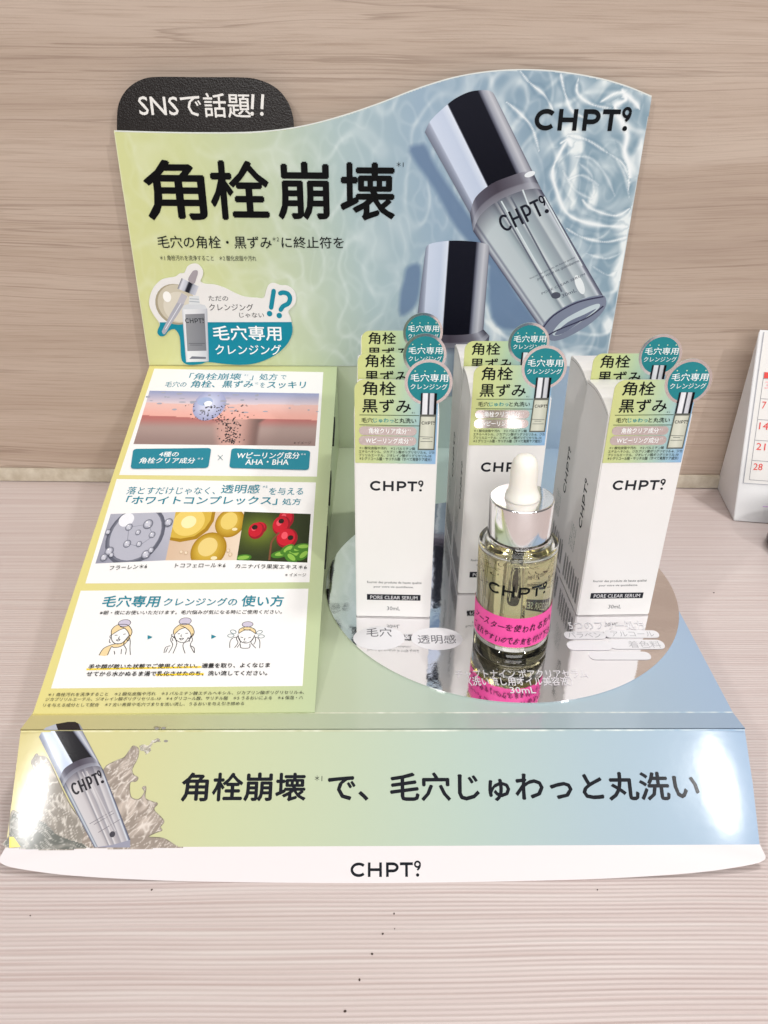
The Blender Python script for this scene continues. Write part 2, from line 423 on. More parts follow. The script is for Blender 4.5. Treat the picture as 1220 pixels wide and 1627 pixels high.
# counter top: pale pinkish laminate with fine grooves along x
M_counter = mat('pale_grooved_laminate', rough=.42); t = NT(M_counter)
tc = t.n('TexCoord').outputs['Object']
warp = t.noise(t.coords((4, 10, 1)), 1, 2); ad = t.n('VectorMath', operation='MULTIPLY_ADD'); ad.inputs[1].default_value = (0, .007, 0); t.l(warp.outputs['Color'], ad.inputs[0]); t.l(tc, ad.inputs[2])
v = ad.outputs[0]
c1 = t.noise(t.coords((6, 560, 1), src=v), 1, 2, .5); c2 = t.noise(t.coords((1.5, 34, 1), src=v), 1, 3, .5); c3 = t.noise(t.coords((24, 1100, 1), src=v), 1, 2)
wv = t.n('TexWave', wave_type='BANDS', bands_direction='Y', wave_profile='SIN'); wv.inputs['Scale'].default_value = 185; wv.inputs['Distortion'].default_value = 0; t.l(v, wv.inputs['Vector'])
c4 = t.noise(t.coords((3, 60, 1), src=v, loc=(2, 5, 0)), 1, 2)
base = t.ramp(c1.outputs[0], [(.30, (199, 179, 174)), (.42, (210, 194, 190)), (.55, (216, 202, 198)), (.66, (222, 211, 207))])
base = t.mix(t.math('MULTIPLY', c2.outputs[0], .4), base, (200, 184, 180))
base = t.mix(t.math('MULTIPLY', t.math('MULTIPLY', t.math('POWER', wv.outputs['Fac'], 4.0), c4.outputs[0]), .5), base, (238, 229, 226))
base = t.mix(t.math('MULTIPLY', c3.outputs[0], .2), base, (180, 162, 157))
t.l(base, t.b.inputs['Base Color']); t.bump(t.math('ADD', c1.outputs[0], wv.outputs['Fac']), .22, .0005)

M_strip = mat('cream_painted_strip', (208, 198, 180), .6)
t = NT(M_strip); nz = t.noise(t.coords((1, 1, 1)), 120, 4); t.l(t.ramp(nz.outputs[0], [(.3, (190, 178, 158)), (.7, (216, 207, 190))]), t.b.inputs['Base Color'])
M_pageside = mat('grey_white_card', (236, 236, 237), .45)
M_grit = mat('dark_grit', (70, 55, 48), .8)

# ------------------------------------------------------------------ setting
WA = math.atan2(.2789 - .2877, .251 + .241)        # the wall runs a touch askew to the display
bm = bmesh.new(); add_box(bm, -.9, -.9, -.03, .9, .34, 0)
counter = bm_obj('counter', bm, M_counter); counter['kind'] = 'structure'
bm = bmesh.new()
for x, y, r in [(p[0], p[1], q) for p, q in zip([(7.71,-67.71),(7.81,-73.5),(3.45,-75.35),(-0.39,-82.64),(-4.67,-91.5),(-9.27,-101.62),(-84.15,-57.62),(85.57,-58.5),(207.46,137.8),(-126.04,-67.71)], (.28, .16, .32, .36, .36, .4, .32, .24, .4, .2))]:
    mt = Matrix.Translation((x / 1000, y / 1000, .0001)) @ Matrix.Rotation(x, 4, 'Z') @ Matrix.Diagonal((r * 1.3 / 1000, r / 1000, .0003, 1))
    bmesh.ops.create_icosphere(bm, subdivisions=2, radius=1, matrix=mt)
grit = bm_obj('surface_grit', bm, M_grit, counter)
wall = None
bm = bmesh.new(); add_box(bm, -.9, 0, .002, .9, .03, .52)
wall = bm_obj('wall', bm, M_wall); wall['kind'] = 'structure'; wall.location = (0, .2835, 0); wall.rotation_euler = (0, 0, WA)
bm = bmesh.new(); add_box(bm, -.88, -.0024, .0004, .88, -.0003, .0112)
bm_obj('base_strip', bm, M_strip, wall, bevel=.0006)

# ------------------------------------------------------------------ display stand
D = 275.0; ZW = 62.7; z0 = Z0 * 1000
stand = thing('display_stand', 'yellow to blue cardboard display with wavy printed header, sloping board and round silver plate', 'display', (0, 0, 0))
XL, XR, BL, BR = -144.6, 154.05, -157.4, 163.2      # tray front and back corners, mm
def P3(x, y, z): return (x / 1000, y / 1000, (z + z0) / 1000)
# tray body: floor with its skirt down to the counter
bm = bmesh.new()
add_prism(bm, [P3(XL, 0, 0), P3(XR, 0, 0), P3(BR, D, 0), P3(BL, D, 0)], (0, 0, -.0012))
bm_obj('tray_floor', bm, M_tray, stand)
for a, b in (((XL + 1, 4), (BL + 1, D - 1)), ((XR - 1, 4), (BR - 1, D - 1))):
    s = .0006 if a[0] < 0 else -.0006; bm = bmesh.new()
    add_prism(bm, [P3(a[0], a[1], -1.3), P3(b[0], b[1], -1.3), P3(b[0], b[1], -z0 + .2), P3(a[0], a[1], -z0 + .2)], (s, 0, 0))
    bm_obj('tray_side', bm, M_back, stand)
bm = bmesh.new(); add_prism(bm, [P3(BL, D, -z0 + .2), P3(BR, D, -z0 + .2), P3(BR, D, ZW), P3(BL, D, ZW)], (0, .0008, 0))
bm_obj('back_wall', bm, M_back, stand, bevel=.0002)
# gutter fold, lip and sloping front, one folded card of 1 mm
RY, RZ = -11.05, 2.14; FY, FZ = -55.17, -34.3
def edge_x(side, k): return (XL if side < 0 else XR) if k == 0 else None
bm = bmesh.new()
prof = [(-.05, .05, XL, XR), (-10.7, 2.1, XL + .0, XR - .2), (-11.1, 2.2, XL, XR)]
q = [[bm.verts.new(P3(x, y, z)) for x in (a, b)] for y, z, a, b in prof]
q2 = [[bm.verts.new(P3(x, y, z - .7)) for x in (a, b)] for y, z, a, b in prof]
for i in range(len(q) - 1):
    bm.faces.new((q[i][0], q[i + 1][0], q[i + 1][1], q[i][1])); bm.faces.new((q2[i][0], q2[i][1], q2[i + 1][1], q2[i + 1][0]))
    for s in (0, 1): bm.faces.new((q[i][s], q[i + 1][s], q2[i + 1][s], q2[i][s]))
bm_obj('lip', bm, M_tray, stand)
fr_C1 = frame((0, 0, z0), (1, 0, 0), (0, 1, 0)); cr = Sheet(fr_C1, 0, .03)
def worn_highlight(a, b): return lambda u, v: mixc(a, b, max(0, noise.noise(Vector((u * .35, v, 2))) * .9 + .5))
cr.grid([(XL, -.25), (XR, -.25), (XR, .75), (XL, .75)], lambda a, b: mixc(mixc((214, 202, 128), (158, 186, 214), a), (246, 246, 236), max(0, min(1, .35 + noise.noise(Vector((a * 17, 3, 1))) * .5 + noise.noise(Vector((a * 90, 1, 1))) * .5))), 300, 1); cr.build('crease_highlight', M_matt, stand)  # pale line on the gutter fold: painted-in highlight plus some paper wear
fr_F = frame((0, FY, FZ + z0), (1, 0, 0), (0, RY - FY, RZ - FZ))
LEN = math.hypot(RY - FY, RZ - FZ)
# panel outline, mm in its own plane: u across, v up from the lowest point of the curved hem
hem = smooth([(-144.7, 9.2), (-143.6, 7.4), (-137, 5.6), (-115, 3.0), (-80, 1.2), (-40, .35), (4.1, 0), (50, .35), (90, 1.2), (124, 3.0), (146, 5.6), (152.8, 7.4), (153.6, 9.2)], n=6)
def front_surface(name, rows, m, lift, parent, t=.55):
    """A strip of the front panel between rows of points; its two ends curl down slightly."""
    bm = bmesh.new(); A = []; B = []
    for row in rows:
        A.append([bm.verts.new(Vector(fcurl(u, v, lift)) / 1000) for u, v in row]); B.append([bm.verts.new(Vector(fcurl(u, v, lift - t)) / 1000) for u, v in row])
    n = len(rows[0]); k = len(rows)
    for a, b, s in [(A[i], A[i + 1], 1) for i in range(k - 1)] + [(B[i], B[i + 1], -1) for i in range(k - 1)]:
        for i in range(n - 1): bm.faces.new((a[i], a[i + 1], b[i + 1], b[i])[::s])
    for a, b in ((A[0], B[0]), (B[-1], A[-1])):
        for i in range(n - 1): bm.faces.new((b[i], b[i + 1], a[i + 1], a[i]))
    for j in (0, n - 1):
        for i in range(k - 1): bm.faces.new((A[i][j], A[i + 1][j], B[i + 1][j], B[i][j]))
    o = bm_obj(name, bm, m, parent, smooth=True); o.data.set_sharp_from_angle(angle=.6); return o
def fcurl(u, v, h): return fr_F(u, v, h - .8 * max(0, abs(u - 4.8) / 149 - .86) ** 2 * 40)
VB = 13.0
xs = [i / 80 for i in range(81)]
rows = [[(-142.9 + 295.0 * a, VB) for a in xs], [(-143.7 + 297.2 * a, 35) for a in xs], [(-144.6 + 298.6 * a, LEN - .3) for a in xs]]
cr = Sheet(fr_F, 0, .04); cr.grid([(XL + .4, LEN - 1.1), (XR - .4, LEN - 1.1), (XR - .4, LEN - .45), (XL + .4, LEN - .45)], lambda a, b: mixc(mixc((214, 202, 128), (158, 186, 214), a), (246, 246, 236), max(0, min(1, .25 + noise.noise(Vector((a * 15, 5, 2))) * .6 + noise.noise(Vector((a * 80, 2, 2))) * .5))), 300, 1)  # same along the front ridge: highlight put into the colour, with paper wear
rows2 = [[(hem[int(round(a * (len(hem) - 1)))]) for a in xs], [(-143.0 + 295.2 * a, VB) for a in xs]]
front = front_surface('front_panel', rows, M_tray, 0, stand)
cr.build('crease_highlight', M_matt, front)
front_surface('hem_strip', rows2, M_hem, 0, front)

# front panel print: splash, printed bottle, slogan, word mark
sh = Sheet(fcurl, 0, .05)
INK = (30, 32, 38)
sh.text('角栓崩壊', [(-76.75,29.38),(-26.97,40.37)], INK, .022)
sh.text('＊1', [(-23.57,37.01),(-20.6,39.15)], INK)
sh.text('で、毛穴じゅわっと丸洗い', [(-18.33,29.2),(131.22,40.2)], INK, .022)
sh.build('slogan', M_gloss, front)
sh = Sheet(fcurl); sh.logo([(-8.72,2.11),(18.31,7.19)], INK, .2); sh.build('word_mark', M_gloss, front)
sh = Sheet(fcurl)
def blotch(base, amp):
    def c(u, v):
        k = random.uniform(-amp, amp); return tuple(max(0, min(255, x + k)) for x in base)
    return c
S1 = [(-142.28,12.95),(-142.22,17.33),(-143.02,22.55),(-142.66,26.25),(-139.73,25.71),(-136.42,26.23),(-135.45,28.88),(-138.16,33.18),(-138.38,36.16),(-135.98,32.1),(-134.62,34.25),(-134.67,38.05),(-137.97,44.11),(-137.67,45.77),(-136.54,47.72),(-135.24,46.88),(-131.58,45.76),(-124.77,35.31),(-120.37,28.84),(-114.92,22.46),(-109.08,12.82)]
S2 = [(-110.2,12.83),(-112.36,20.35),(-108.99,33.1),(-108.41,41.82),(-104.16,44.86),(-100.85,46.24),(-98.88,49.31),(-97.59,50.71),(-95.37,49.3),(-95.54,45.67),(-97.12,41.79),(-96.28,39.59),(-94.43,38.49),(-95.13,37.13),(-97.37,36.59),(-96.48,31.44),(-93.21,30.36),(-91.22,33.05),(-92.26,34.67),(-90.86,34.94),(-90.69,30.89),(-87.97,29.54),(-85.6,28.73),(-86.8,26.6),(-83.96,23.94),(-82.36,22.09),(-83.58,20.26),(-82.88,18.95),(-85.05,18.17),(-87.7,16.62),(-82.02,16.08),(-76.99,13.48),(-76.36,12.7)]
S3 = [(-95.24,50.71),(-93.84,51.27),(-91.44,50.7),(-90.48,52.68),(-87.66,53.8),(-86.93,52.39),(-89.8,51.83),(-90.79,50.14),(-90.34,48.73),(-92.23,47.34),(-92.94,48.46),(-94.76,49.02)]
def water(ang, sx, sy, c0, c1, c2):
    ca, sa = math.cos(ang), math.sin(ang)
    def fn(u, v):
        x, y = ca * u + sa * v, -sa * u + ca * v
        w = noise.noise(Vector((u * .10, v * .10, 3))) * 2.5
        n = noise.turbulence(Vector((x * sx, y * sy + w, 1.7)), 4, False); k = noise.noise(Vector((u * .09, v * .09, 9)))
        h = abs(noise.noise(Vector((x * sx * 1.6, y * sy * 1.7 + w, 5))))
        col = mixc(c0, c1, min(1, max(0, n * 1.1 + k * .4))); 
        if h < .10: col = mixc(c2, col, h / .10 * .8)
        return col
    return fn
sh.tex(smooth(S1, True, 3), .42, water(2.0, .13, .42, (142, 135, 126), (198, 189, 178), (218, 211, 202)))
sh.tex(smooth(S2, True, 3), .42, water(.85, .13, .42, (152, 140, 130), (206, 192, 181), (224, 214, 205)))
sh.tex(S3, .35, water(.6, .2, .5, (150, 144, 132), (220, 212, 198), (240, 236, 228)))
sh.tex(smooth([(-141.44,12.94),(-141.97,17.85),(-142.66,24.66),(-138.6,25.7),(-132.59,23.57),(-127.66,20.93),(-123.15,17.26),(-111.32,12.83)], True, 3), .42, water(-.5, .12, .5, (104, 106, 100), (178, 172, 164), (198, 195, 188)))
for q, n_ in ((S1, 1), (S2, 2)):
    vs, fs = ribbon(smooth(q[1:-1], n=4), .38); sh.raw(vs, fs, blotch((150, 142, 128), 34))
sh.many([ellpts(p, .9, .5, 10) for p in [(-88.94,57.51),(-86.17,57.62),(-84.71,52.55),(-138.72,10.12)][:3]], (150, 146, 140))
sh.poly([(-142.12,16.81),(-140.44,16.81),(-137.03,13.18),(-141.44,12.94)], (244, 218, 90))
sh.build('printed_splash', M_gloss, front)

def printed_bottle(sh, base, cap_top, cap_low, neck_low, body_low, dark=(10, 11, 24)):
    """The capped bottle as it is printed: banded silver cap, clear neck ring, pale body; outlines run left to right."""
    st = [(0, (112, 118, 136)), (.07, (140, 148, 168)), (.11, (168, 176, 196)), (.125, (206, 216, 236)), (.30, (196, 208, 230)), (.395, (222, 230, 244)), (.405, dark), (.775, dark), (.79, (70, 72, 88)), (.83, (150, 154, 168)), (.90, (196, 198, 206)), (.97, (150, 152, 164)), (1, (104, 106, 120))]
    sh.band(neck_low, cap_low, lambda a, b: mixc(stops(a, [(0, (74, 76, 92)), (.1, (150, 152, 166)), (.2, (92, 90, 104)), (.5, (72, 66, 78)), (.8, (110, 108, 120)), (.9, (170, 172, 184)), (1, (66, 66, 80))]), (186, 190, 200), .5 * (1 - b) if b < .35 else 0), 40, 12)
    sb = [(0, (84, 86, 106)), (.035, (150, 154, 168)), (.06, (196, 204, 210)), (.09, (120, 126, 142)), (.11, mixc(base, (255, 255, 255), .30)), (.30, mixc(base, (255, 255, 255), .22)), (.36, base), (.40, mixc(base, (70, 76, 90), .35)), (.43, mixc(base, (255, 255, 255), .5)), (.47, base), (.55, mixc(base, (90, 96, 112), .30)), (.57, mixc(base, (255, 255, 255), .45)), (.62, base), (.74, mixc(base, (104, 108, 124), .35)), (.76, mixc(base, (255, 255, 255), .35)), (.88, mixc(base, (120, 124, 140), .2)), (.93, (206, 212, 220)), (.96, (120, 124, 140)), (1, (80, 82, 102))]
    sh.band(body_low, neck_low, lambda a, b: mixc(stops(a, sb), (64, 62, 78), .55 * max(0, (b - .86) / .14)), 70, 14)
    sh.band(cap_low, cap_top, lambda a, b: mixc(stops(a, st), (255, 255, 255), .05 * b), 120, 1)
sh = Sheet(fcurl, 0, .14)
printed_bottle(sh, (176, 170, 173), [(x, min(y, LEN - .6)) for x, y in [(-136.56,54.3),(-135.9,56),(-135.08,56.8),(-119.08,56.77)]],
    smooth([(-125.64,38.03),(-124.57,41.59),(-121.46,44.07),(-117.64,45.72),(-113.65,46.27),(-110.43,43.93)], n=4), smooth([(-123.81,35.03),(-122.31,38.02),(-118.71,41.02),(-114.31,42.67),(-110.88,42.93),(-108.88,41.82)], n=4), [(-108.42,12.92),(-101.39,13.82),(-94.77,15.61)], (20, 18, 24))
sh.poly([(-108.42,12.92),(-101.39,13.82),(-94.77,15.61),(-94.45,12.87)], (150, 150, 166))
lg = [(-119.98,33.94),(-108.88,38.8)]
c0 = mid(lg); wl = math.dist(*lg) * 1.02; hl = 6.0
sh.strokes([[(-111.38,21.4),(-102.95,26.12)], [(-109.65,21.13),(-102.28,25.32)], [(-107.57,18.25),(-99.71,22.94)]], .25, (130, 126, 132))
sh.strokes([[(-116.94,40.74),(-102.01,18.75)], [(-115.24,41.02),(-100.89,18.75)]], .45, (190, 186, 189))
sh.ell([(-101.98,17.6)][0], 1.1, 1.1, (70, 68, 76))
sh.logo(((c0[0] - wl / 2, c0[1] - 2.5), (c0[0] + wl / 2, c0[1] + 2.5)), (40, 38, 44), .16, rot=math.atan2(lg[1][1] - lg[0][1], lg[1][0] - lg[0][0]), slant=-.1)
sh.build('printed_bottle', M_gloss, front)

fr_lip = frame((0, 0, z0), (1, 0, 0), (0, 10.8, -2.15)); on_lip = lambda u, v, h: fr_lip(u, -v, h); the_lip = [o for o in stand.children if o.name == 'lip'][0]
sh = Sheet(on_lip, 0, .05)
sh.poly([(-134.97,11.7),(-134.62,9.97),(-131.58,7.51),(-129.09,11.72)], (196, 202, 216)); sh.poly([(-129.09,11.72),(-131.58,7.51),(-127.18,5.95),(-124.18,5.96),(-122.44,7.12),(-119.67,11.75)], (26, 24, 30)); sh.poly([(-119.67,11.75),(-122.44,7.12),(-121.89,7.33),(-118.79,11.76)], (150, 152, 164))
sh.build('printed_bottle', M_gloss, the_lip); sh = Sheet(on_lip, 0, .05); sh.many([ellpts(p, 1.0, .9, 8) for p in [(-89.68,9.92),(-88.39,10.33),(-86.32,10.54)]], (166, 160, 128)); sh.build('printed_droplet', M_gloss, the_lip)

# header card
fr_H = frame((0, D - .4, z0), (1, 0, 0), (0, 0, 1))
wave = smooth([(-157.94,209.81),(-131.79,209.33),(-105.15,209.18),(-74.6,209.76),(-49.27,212.34),(-24.74,217.61),(1.81,225.51),(26.07,233.93),(50.04,240.28),(75.82,243.54),(101.82,243.59),(128.29,240.59),(147.63,236.54),(165.58,230.78)], n=6)
hdr_pts = [(-157.4, ZW + .3)] + [(163.2, ZW + .3)] + wave[::-1]
header = slab('header_card', hdr_pts, fr_H, 1.0, M_header, stand)
tabp = [(-156.53,209.14),(-154.29,220.63),(-150.98,227.27),(-145.27,232.87),(-137.27,236.82),(-127.85,238.18),(-105.7,238.2),(-77.97,238.27),(-66.98,236.74),(-57.95,232.6),(-51.98,225.75),(-49.36,218.09),(-48.96,210.98)]
fr_T = frame((0, D + .65, z0), (1, 0, 0), (0, 0, 1))
tab = slab('top_tab', smooth(tabp, n=4) + [(tabp[-1][0], tabp[-1][1] - 6), (tabp[0][0], tabp[0][1] - 6)], fr_T, .9, M_black, header)
sh = Sheet(fr_T)
sh.text('SNSで話題', [(-141.3,217.05),(-74.53,230.18)], (238, 236, 232), .008)
ex = [(-74.33,218.24),(-63.74,229.61)]
for dx in (0, .55):
    w_ = ex[1][0] - ex[0][0]; xx = ex[0][0] + w_ * (.12 + dx)
    sh.stroke([(xx + .6, ex[1][1]), (xx - .5, ex[0][1] + 3.6)], 1.7, (238, 236, 232)); sh.ell((xx - .7, ex[0][1] + 1.1), 1.05, 1.05, (238, 236, 232))
sh.build('tab_lettering', M_matt, header)
# white trim line of the cut card
sh = Sheet(fr_H)
sh.stroke([(a, b - .35) for a, b in wave], .7, (226, 230, 226)); sh.stroke([(hdr_pts[0][0] + .25, ZW + .5), (wave[0][0] + .25, wave[0][1])], .5, (224, 228, 190))
def hpoly(pts, col): sh.poly(pts, col)
# printed water lines
sh.build('cut_edge', M_ink, header)
sh = Sheet(fr_H, 0, .02)
WL = [[(118.22,206.74),(114.65,200.13),(111.05,189.39),(114.57,178.45),(121.84,165.87),(131.73,160.22),(147.5,157.15),(162.95,156.67)],
      [(114.09,204.74),(118.22,206.74),(120.83,203.48)],
      [(147.49,233.66),(150.42,228.71),(144.59,224.9),(149.39,217.32),(154.27,209.62),(154.3,200.42),(158.79,191.08),(160.08,178.76)],
      [(135.63,227.35),(146.26,232.41),(155.63,227.5),(159.96,223.13)],
      [(117.9,209.34),(129.89,206.82),(142.55,200.33),(153.91,193.74),(159.92,184.28)], [(123.09,155.83),(134.62,150.07),(150.52,147.23),(164,150.25)],
      [(131.53,172.99),(138.37,167.4),(154.23,163.23),(162.68,167.56)], [(78.59,226.9),(87.74,220.67),(95.7,213.06),(101.44,200.03)],
      [(85.62,242.94),(91.84,236.9),(100.98,230.81),(107.68,222.09)], [(109.59,241.92),(113.76,230.91),(119.15,222.18),(128.29,218.44)], [(120.82,242.02),(120.7,232.21),(130.1,226.05),(143.36,223.63)]]
WX = [[(123.8,197.54),(134.3,196.28),(144.56,186.9),(152.46,174.53)], [(121.08,184.01),(129.67,186.8),(140.89,181.4)], [(127.28,193.55),(135.63,186.84),(138.69,175.84)],
      [(117.43,189.43),(126.28,178.53),(137.57,173.03)], [(139.15,139.72),(152.09,136.8),(161.01,139.86)], [(143.33,132.21),(155.27,126.16),(161.12,129.26)], [(148.84,197.72),(156.49,186.99),(161.75,173.2)]]
SHD = [[(21.2,199.45),(27.37,203.44),(31.77,202.42),(38.85,190.22),(59.68,164.04),(74.89,143.8),(91.01,119.61),(115.15,87.69),(100.25,89.26),(77.59,128.77),(52.56,155.38),(37.87,177.92)], [(19.58,122.3),(21.76,130.73),(30.35,131.54),(30.13,113.02),(26.4,103.48),(17.65,98.62),(17.38,112.95)], [(75.56,134.83),(83.89,128.81),(106.29,94.21),(93.71,89.23),(80.01,97.33)]]
from mathutils import kdtree
KP = []
for qs, ws, gain in ((WL, (1.8, 1.6, 2.6, 1.6, .7, .8, .8, .8, .8, 1.1, .9), 1.0), (WX, (.8,) * 9, .6)):
    for i, (q, w) in enumerate(zip(qs, ws)):
        P = smooth(q, n=14); n = len(P)
        for j, pt in enumerate(P): KP.append((pt, w * (.45 + 1.1 * max(0, .5 + noise.noise(Vector((j * .11, i * 3.7, 2))))) * min(1, .3 + j / 12, .3 + (n - 1 - j) / 12), gain))
kd = kdtree.KDTree(len(KP))
for i, k_ in enumerate(KP): kd.insert((k_[0][0], k_[0][1], 0), i)
kd.balance()
def inside(pts, x, y):
    c = False
    for i in range(len(pts)):
        a, b = pts[i], pts[i - 1]
        if (a[1] > y) != (b[1] > y) and x < (b[0] - a[0]) * (y - a[1]) / (b[1] - a[1]) + a[0]: c = not c
    return c
def edge_d(pts, x, y):
    d = 1e9
    for i in range(len(pts)):
        a, b = pts[i], pts[i - 1]; ex, ey = b[0] - a[0], b[1] - a[1]; k = max(0, min(1, ((x - a[0]) * ex + (y - a[1]) * ey) / (ex * ex + ey * ey + 1e-9)))
        d = min(d, math.hypot(x - a[0] - k * ex, y - a[1] - k * ey))
    return d
SHD = [smooth(q, True, 3) for q in SHD]
def shade_of(u, v):
    m = 0
    for q in SHD:
        if min(p[0] for p in q) - 4 < u < max(p[0] for p in q) + 4 and min(p[1] for p in q) - 4 < v < max(p[1] for p in q) + 4:
            d = edge_d(q, u, v) * (1 if inside(q, u, v) else -1); m = max(m, max(0, min(1, .5 + d / 3.2)))
    return m
RC = [(138.29,178.61)][0]
def pond(u, v):
    f = (u + 157.4) / 323
    c = stops(f + .0006 * (v - 140), [(.0, (214, 217, 156)), (.16, (208, 215, 163)), (.32, (195, 208, 181)), (.46, (176, 196, 198)), (.62, (156, 179, 198)), (.8, (148, 171, 189)), (1, (146, 170, 184))])
    wu = u + 9 * noise.noise(Vector((u * .03, v * .03, 1))); wv = v + 9 * noise.noise(Vector((u * .03, v * .03, 7)))
    n1 = noise.noise(Vector((wu * .055, wv * .035, 2))); n2 = noise.noise(Vector((wu * .12, wv * .075, 5))); n3 = noise.noise(Vector((wu * .03, wv * .03, 11)))
    L = math.exp(-(n1 / .11) ** 2) * .6 + math.exp(-(n2 / .13) ** 2) * .3
    g = .13 + .52 * f + .30 * n3
    right = max(0, min(1, (u - 40) / 60)); d = math.hypot((u - RC[0]) * 1.0, (v - RC[1]) * .95) + 5 * noise.noise(Vector((u * .06, v * .06, 4)))
    rip = right * max(0, math.sin(d * .52)) ** 3 * (.55 if d > 27 else .2) * (.5 + noise.noise(Vector((u * .05, v * .05, 21))) )
    big = right * max(0, noise.noise(Vector((wu * .07, wv * .05, 31))) - .12) * 1.9
    if right: c = mixc(c, (108, 138, 160), right * max(0, .55 * noise.noise(Vector((wu * .04, wv * .05, 14))) + .12))
    wt = min(.95, max(0, L * g + rip + big)); sd = shade_of(u, v)
    c = mixc(mixc(c, (240, 246, 246), wt * (1 - .6 * sd)), (104, 128, 160), .85 * sd)
    if u > 20:
        co, ix, d = kd.find((u, v, 0)); _, w, gn = KP[ix]; c = mixc(c, (246, 250, 251), gn * math.exp(-(d / (w * .62)) ** 2 * .7) if d < 6 * w else 0)
        c = mixc(c, (96, 126, 150), .22 * gn * math.exp(-((d - 2.2 * w) / (w * .9)) ** 2))
    return c
sh.tex([(-156.6, ZW + .8), (162.4, ZW + .8)] + [(x, y - .9) for x, y in wave[::-1]], .62, pond)
sh.build('printed_pond', M_ink, header)
sh = Sheet(fr_H, 0, .24)
printed_bottle(sh, (170, 184, 190), smooth([(30.49,210.24),(34.14,216.95),(44.47,225.88),(50.67,229.67),(57.6,232.2),(65.34,232.88),(69.65,232.05),(71.49,230.2)], n=4),
    smooth([(60.9,164.05),(63.91,173.65),(73.53,181.62),(85.07,186.21),(93.75,188.72),(99.03,187.94)], n=4), smooth([(63.73,153.27),(67.38,162.66),(77.35,171.22),(90.41,176.9),(100.7,179.05),(105.3,178.11)], n=4),
    smooth([(114.97,89.34),(120.48,98.35),(132.34,107.25),(144.56,112.07),(154.14,112.44)], n=4))
sh.poly(smooth([(114.97,89.34),(118.95,97.53),(130.83,106.44),(146.17,112.08),(154.94,112.45),(156.34,104.18),(148.66,94.43),(133.6,84.47),(122.37,81.91)], True, 4), (126, 134, 154))
sh.poly(smooth([(122.62,86.9),(128.9,95.96),(142.44,104.1),(151.67,107.35),(151.44,103.35),(140.5,94.39),(128.46,86.1)], True, 4), (196, 210, 216))
sh.poly(smooth([(124.32,86.41),(132.31,94.67),(142.99,100.08),(150.57,103.83),(140.46,94.71),(130,86.94)], True, 4), (112, 120, 142))
sh.strokes([smooth(q, n=5) for q in ([(114.97,89.34),(122.01,99.17),(137.07,108.07),(154.19,112.13)], [(117.98,84.39),(126.42,89.4),(144.95,97.67),(155.13,105.77)])], 1.0, (60, 60, 84))
sh.strokes([[(78.1,171.23),(119.72,111.94)], [(86.15,174.08),(125.75,115.12)]], 1.1, (104, 110, 124))
sh.strokes([[(80.34,171.53),(121.23,112.73)], [(107.23,174.23),(137.04,132.17)], [(93.27,178.3),(98.91,167.14)]], .9, (214, 224, 228))
sh.ell([(122.03,112.74)][0], 3.2, 2.2, (80, 84, 98)); sh.ell([(137.11,119.87)][0], 2.5, 7, (232, 238, 240), rot=.5)
sh.ell([(96.87,187.25)][0], 3.4, 1.6, (236, 240, 244), rot=.3)
lg = [(81.11,156.72),(108.87,170.31)]; c0 = mid(lg); wl = math.dist(*lg)
sh.logo(((c0[0] - wl / 2, c0[1] - 5.4), (c0[0] + wl / 2, c0[1] + 5.4)), (28, 30, 42), .14, rot=math.atan2(lg[1][1] - lg[0][1], lg[1][0] - lg[0][0]) * .93, slant=-.12)
for q, tt in (([(103.32,123.55),(131.63,137.43)], 'fournir des produits de haute qualité'), ([(108.44,123.12),(135.02,135.49)], 'pour votre vie quotidienne.'), ([(112.31,113.79),(139.66,126.84)], 'PORE CLEAR SERUM'), ([(126.09,112.29),(135.17,116.42)], '30mL')):
    c0 = mid(q); wl = math.dist(*q); hh = 1.5 if wl > 30 else 2.4
    sh.text(tt, ((c0[0] - wl / 2, c0[1] - hh / 2), (c0[0] + wl / 2, c0[1] + hh / 2)), (86, 92, 108), rot=math.atan2(q[1][1] - q[0][1], q[1][0] - q[0][0]))
printed_bottle(sh, (150, 166, 178), smooth([(33.18,140.27),(35.33,145.03),(48.36,147.33),(63.83,146.98),(73.23,145.27),(74.95,142.91)], n=4), smooth([(28.4,89.72),(35.01,86.96),(51.43,85.39),(67.75,86.46),(74.9,89.47)], n=4),
    smooth([(25.29,83.93),(35.31,78.14),(53.52,76.55),(71.57,78.32),(79.32,85.03)], n=4), [(30.58,42.61),(53.64,40.92),(77.39,42.81)])
sh.build('printed_bottles', M_ink, header)
sh = Sheet(fr_H, 0, .42)
HB = (10, 10, 12)
for ch, q in (('角', [(-144.32,158.49),(-106.03,193.88)]), ('栓', [(-103.35,159.14),(-66.11,193.82)]), ('崩', [(-61.16,159.41),(-28.44,193.38)]), ('壊', [(-21.72,159.29),(13.24,193.33)])): sh.text(ch, q, HB, .018)
sh.text('＊1', [(13.67,190.84),(17.92,193.72)], HB)
sh.text('毛穴の角栓・黒ずみ', [(-140.2,141.55),(-66.62,149.41)], (30, 34, 34), .006); sh.text('＊2', [(-66,146.31),(-61.77,149.06)], (30, 34, 34)); sh.text('に終止符を', [(-60.14,142.05),(-19.88,149.32)], (30, 34, 34), .006)
sh.text('＊1 角栓汚れを洗浄すること　＊2 酸化皮脂や汚れ', [(-140.02,133.85),(-77.26,137.21)], (50, 54, 48))
sh.build('headline', M_ink, header)
sh = Sheet(fr_H, 0, .42); sh.logo([(96.95,211.74),(154.71,223.37)], (14, 17, 22), .22); sh.build('word_mark', M_ink, header)
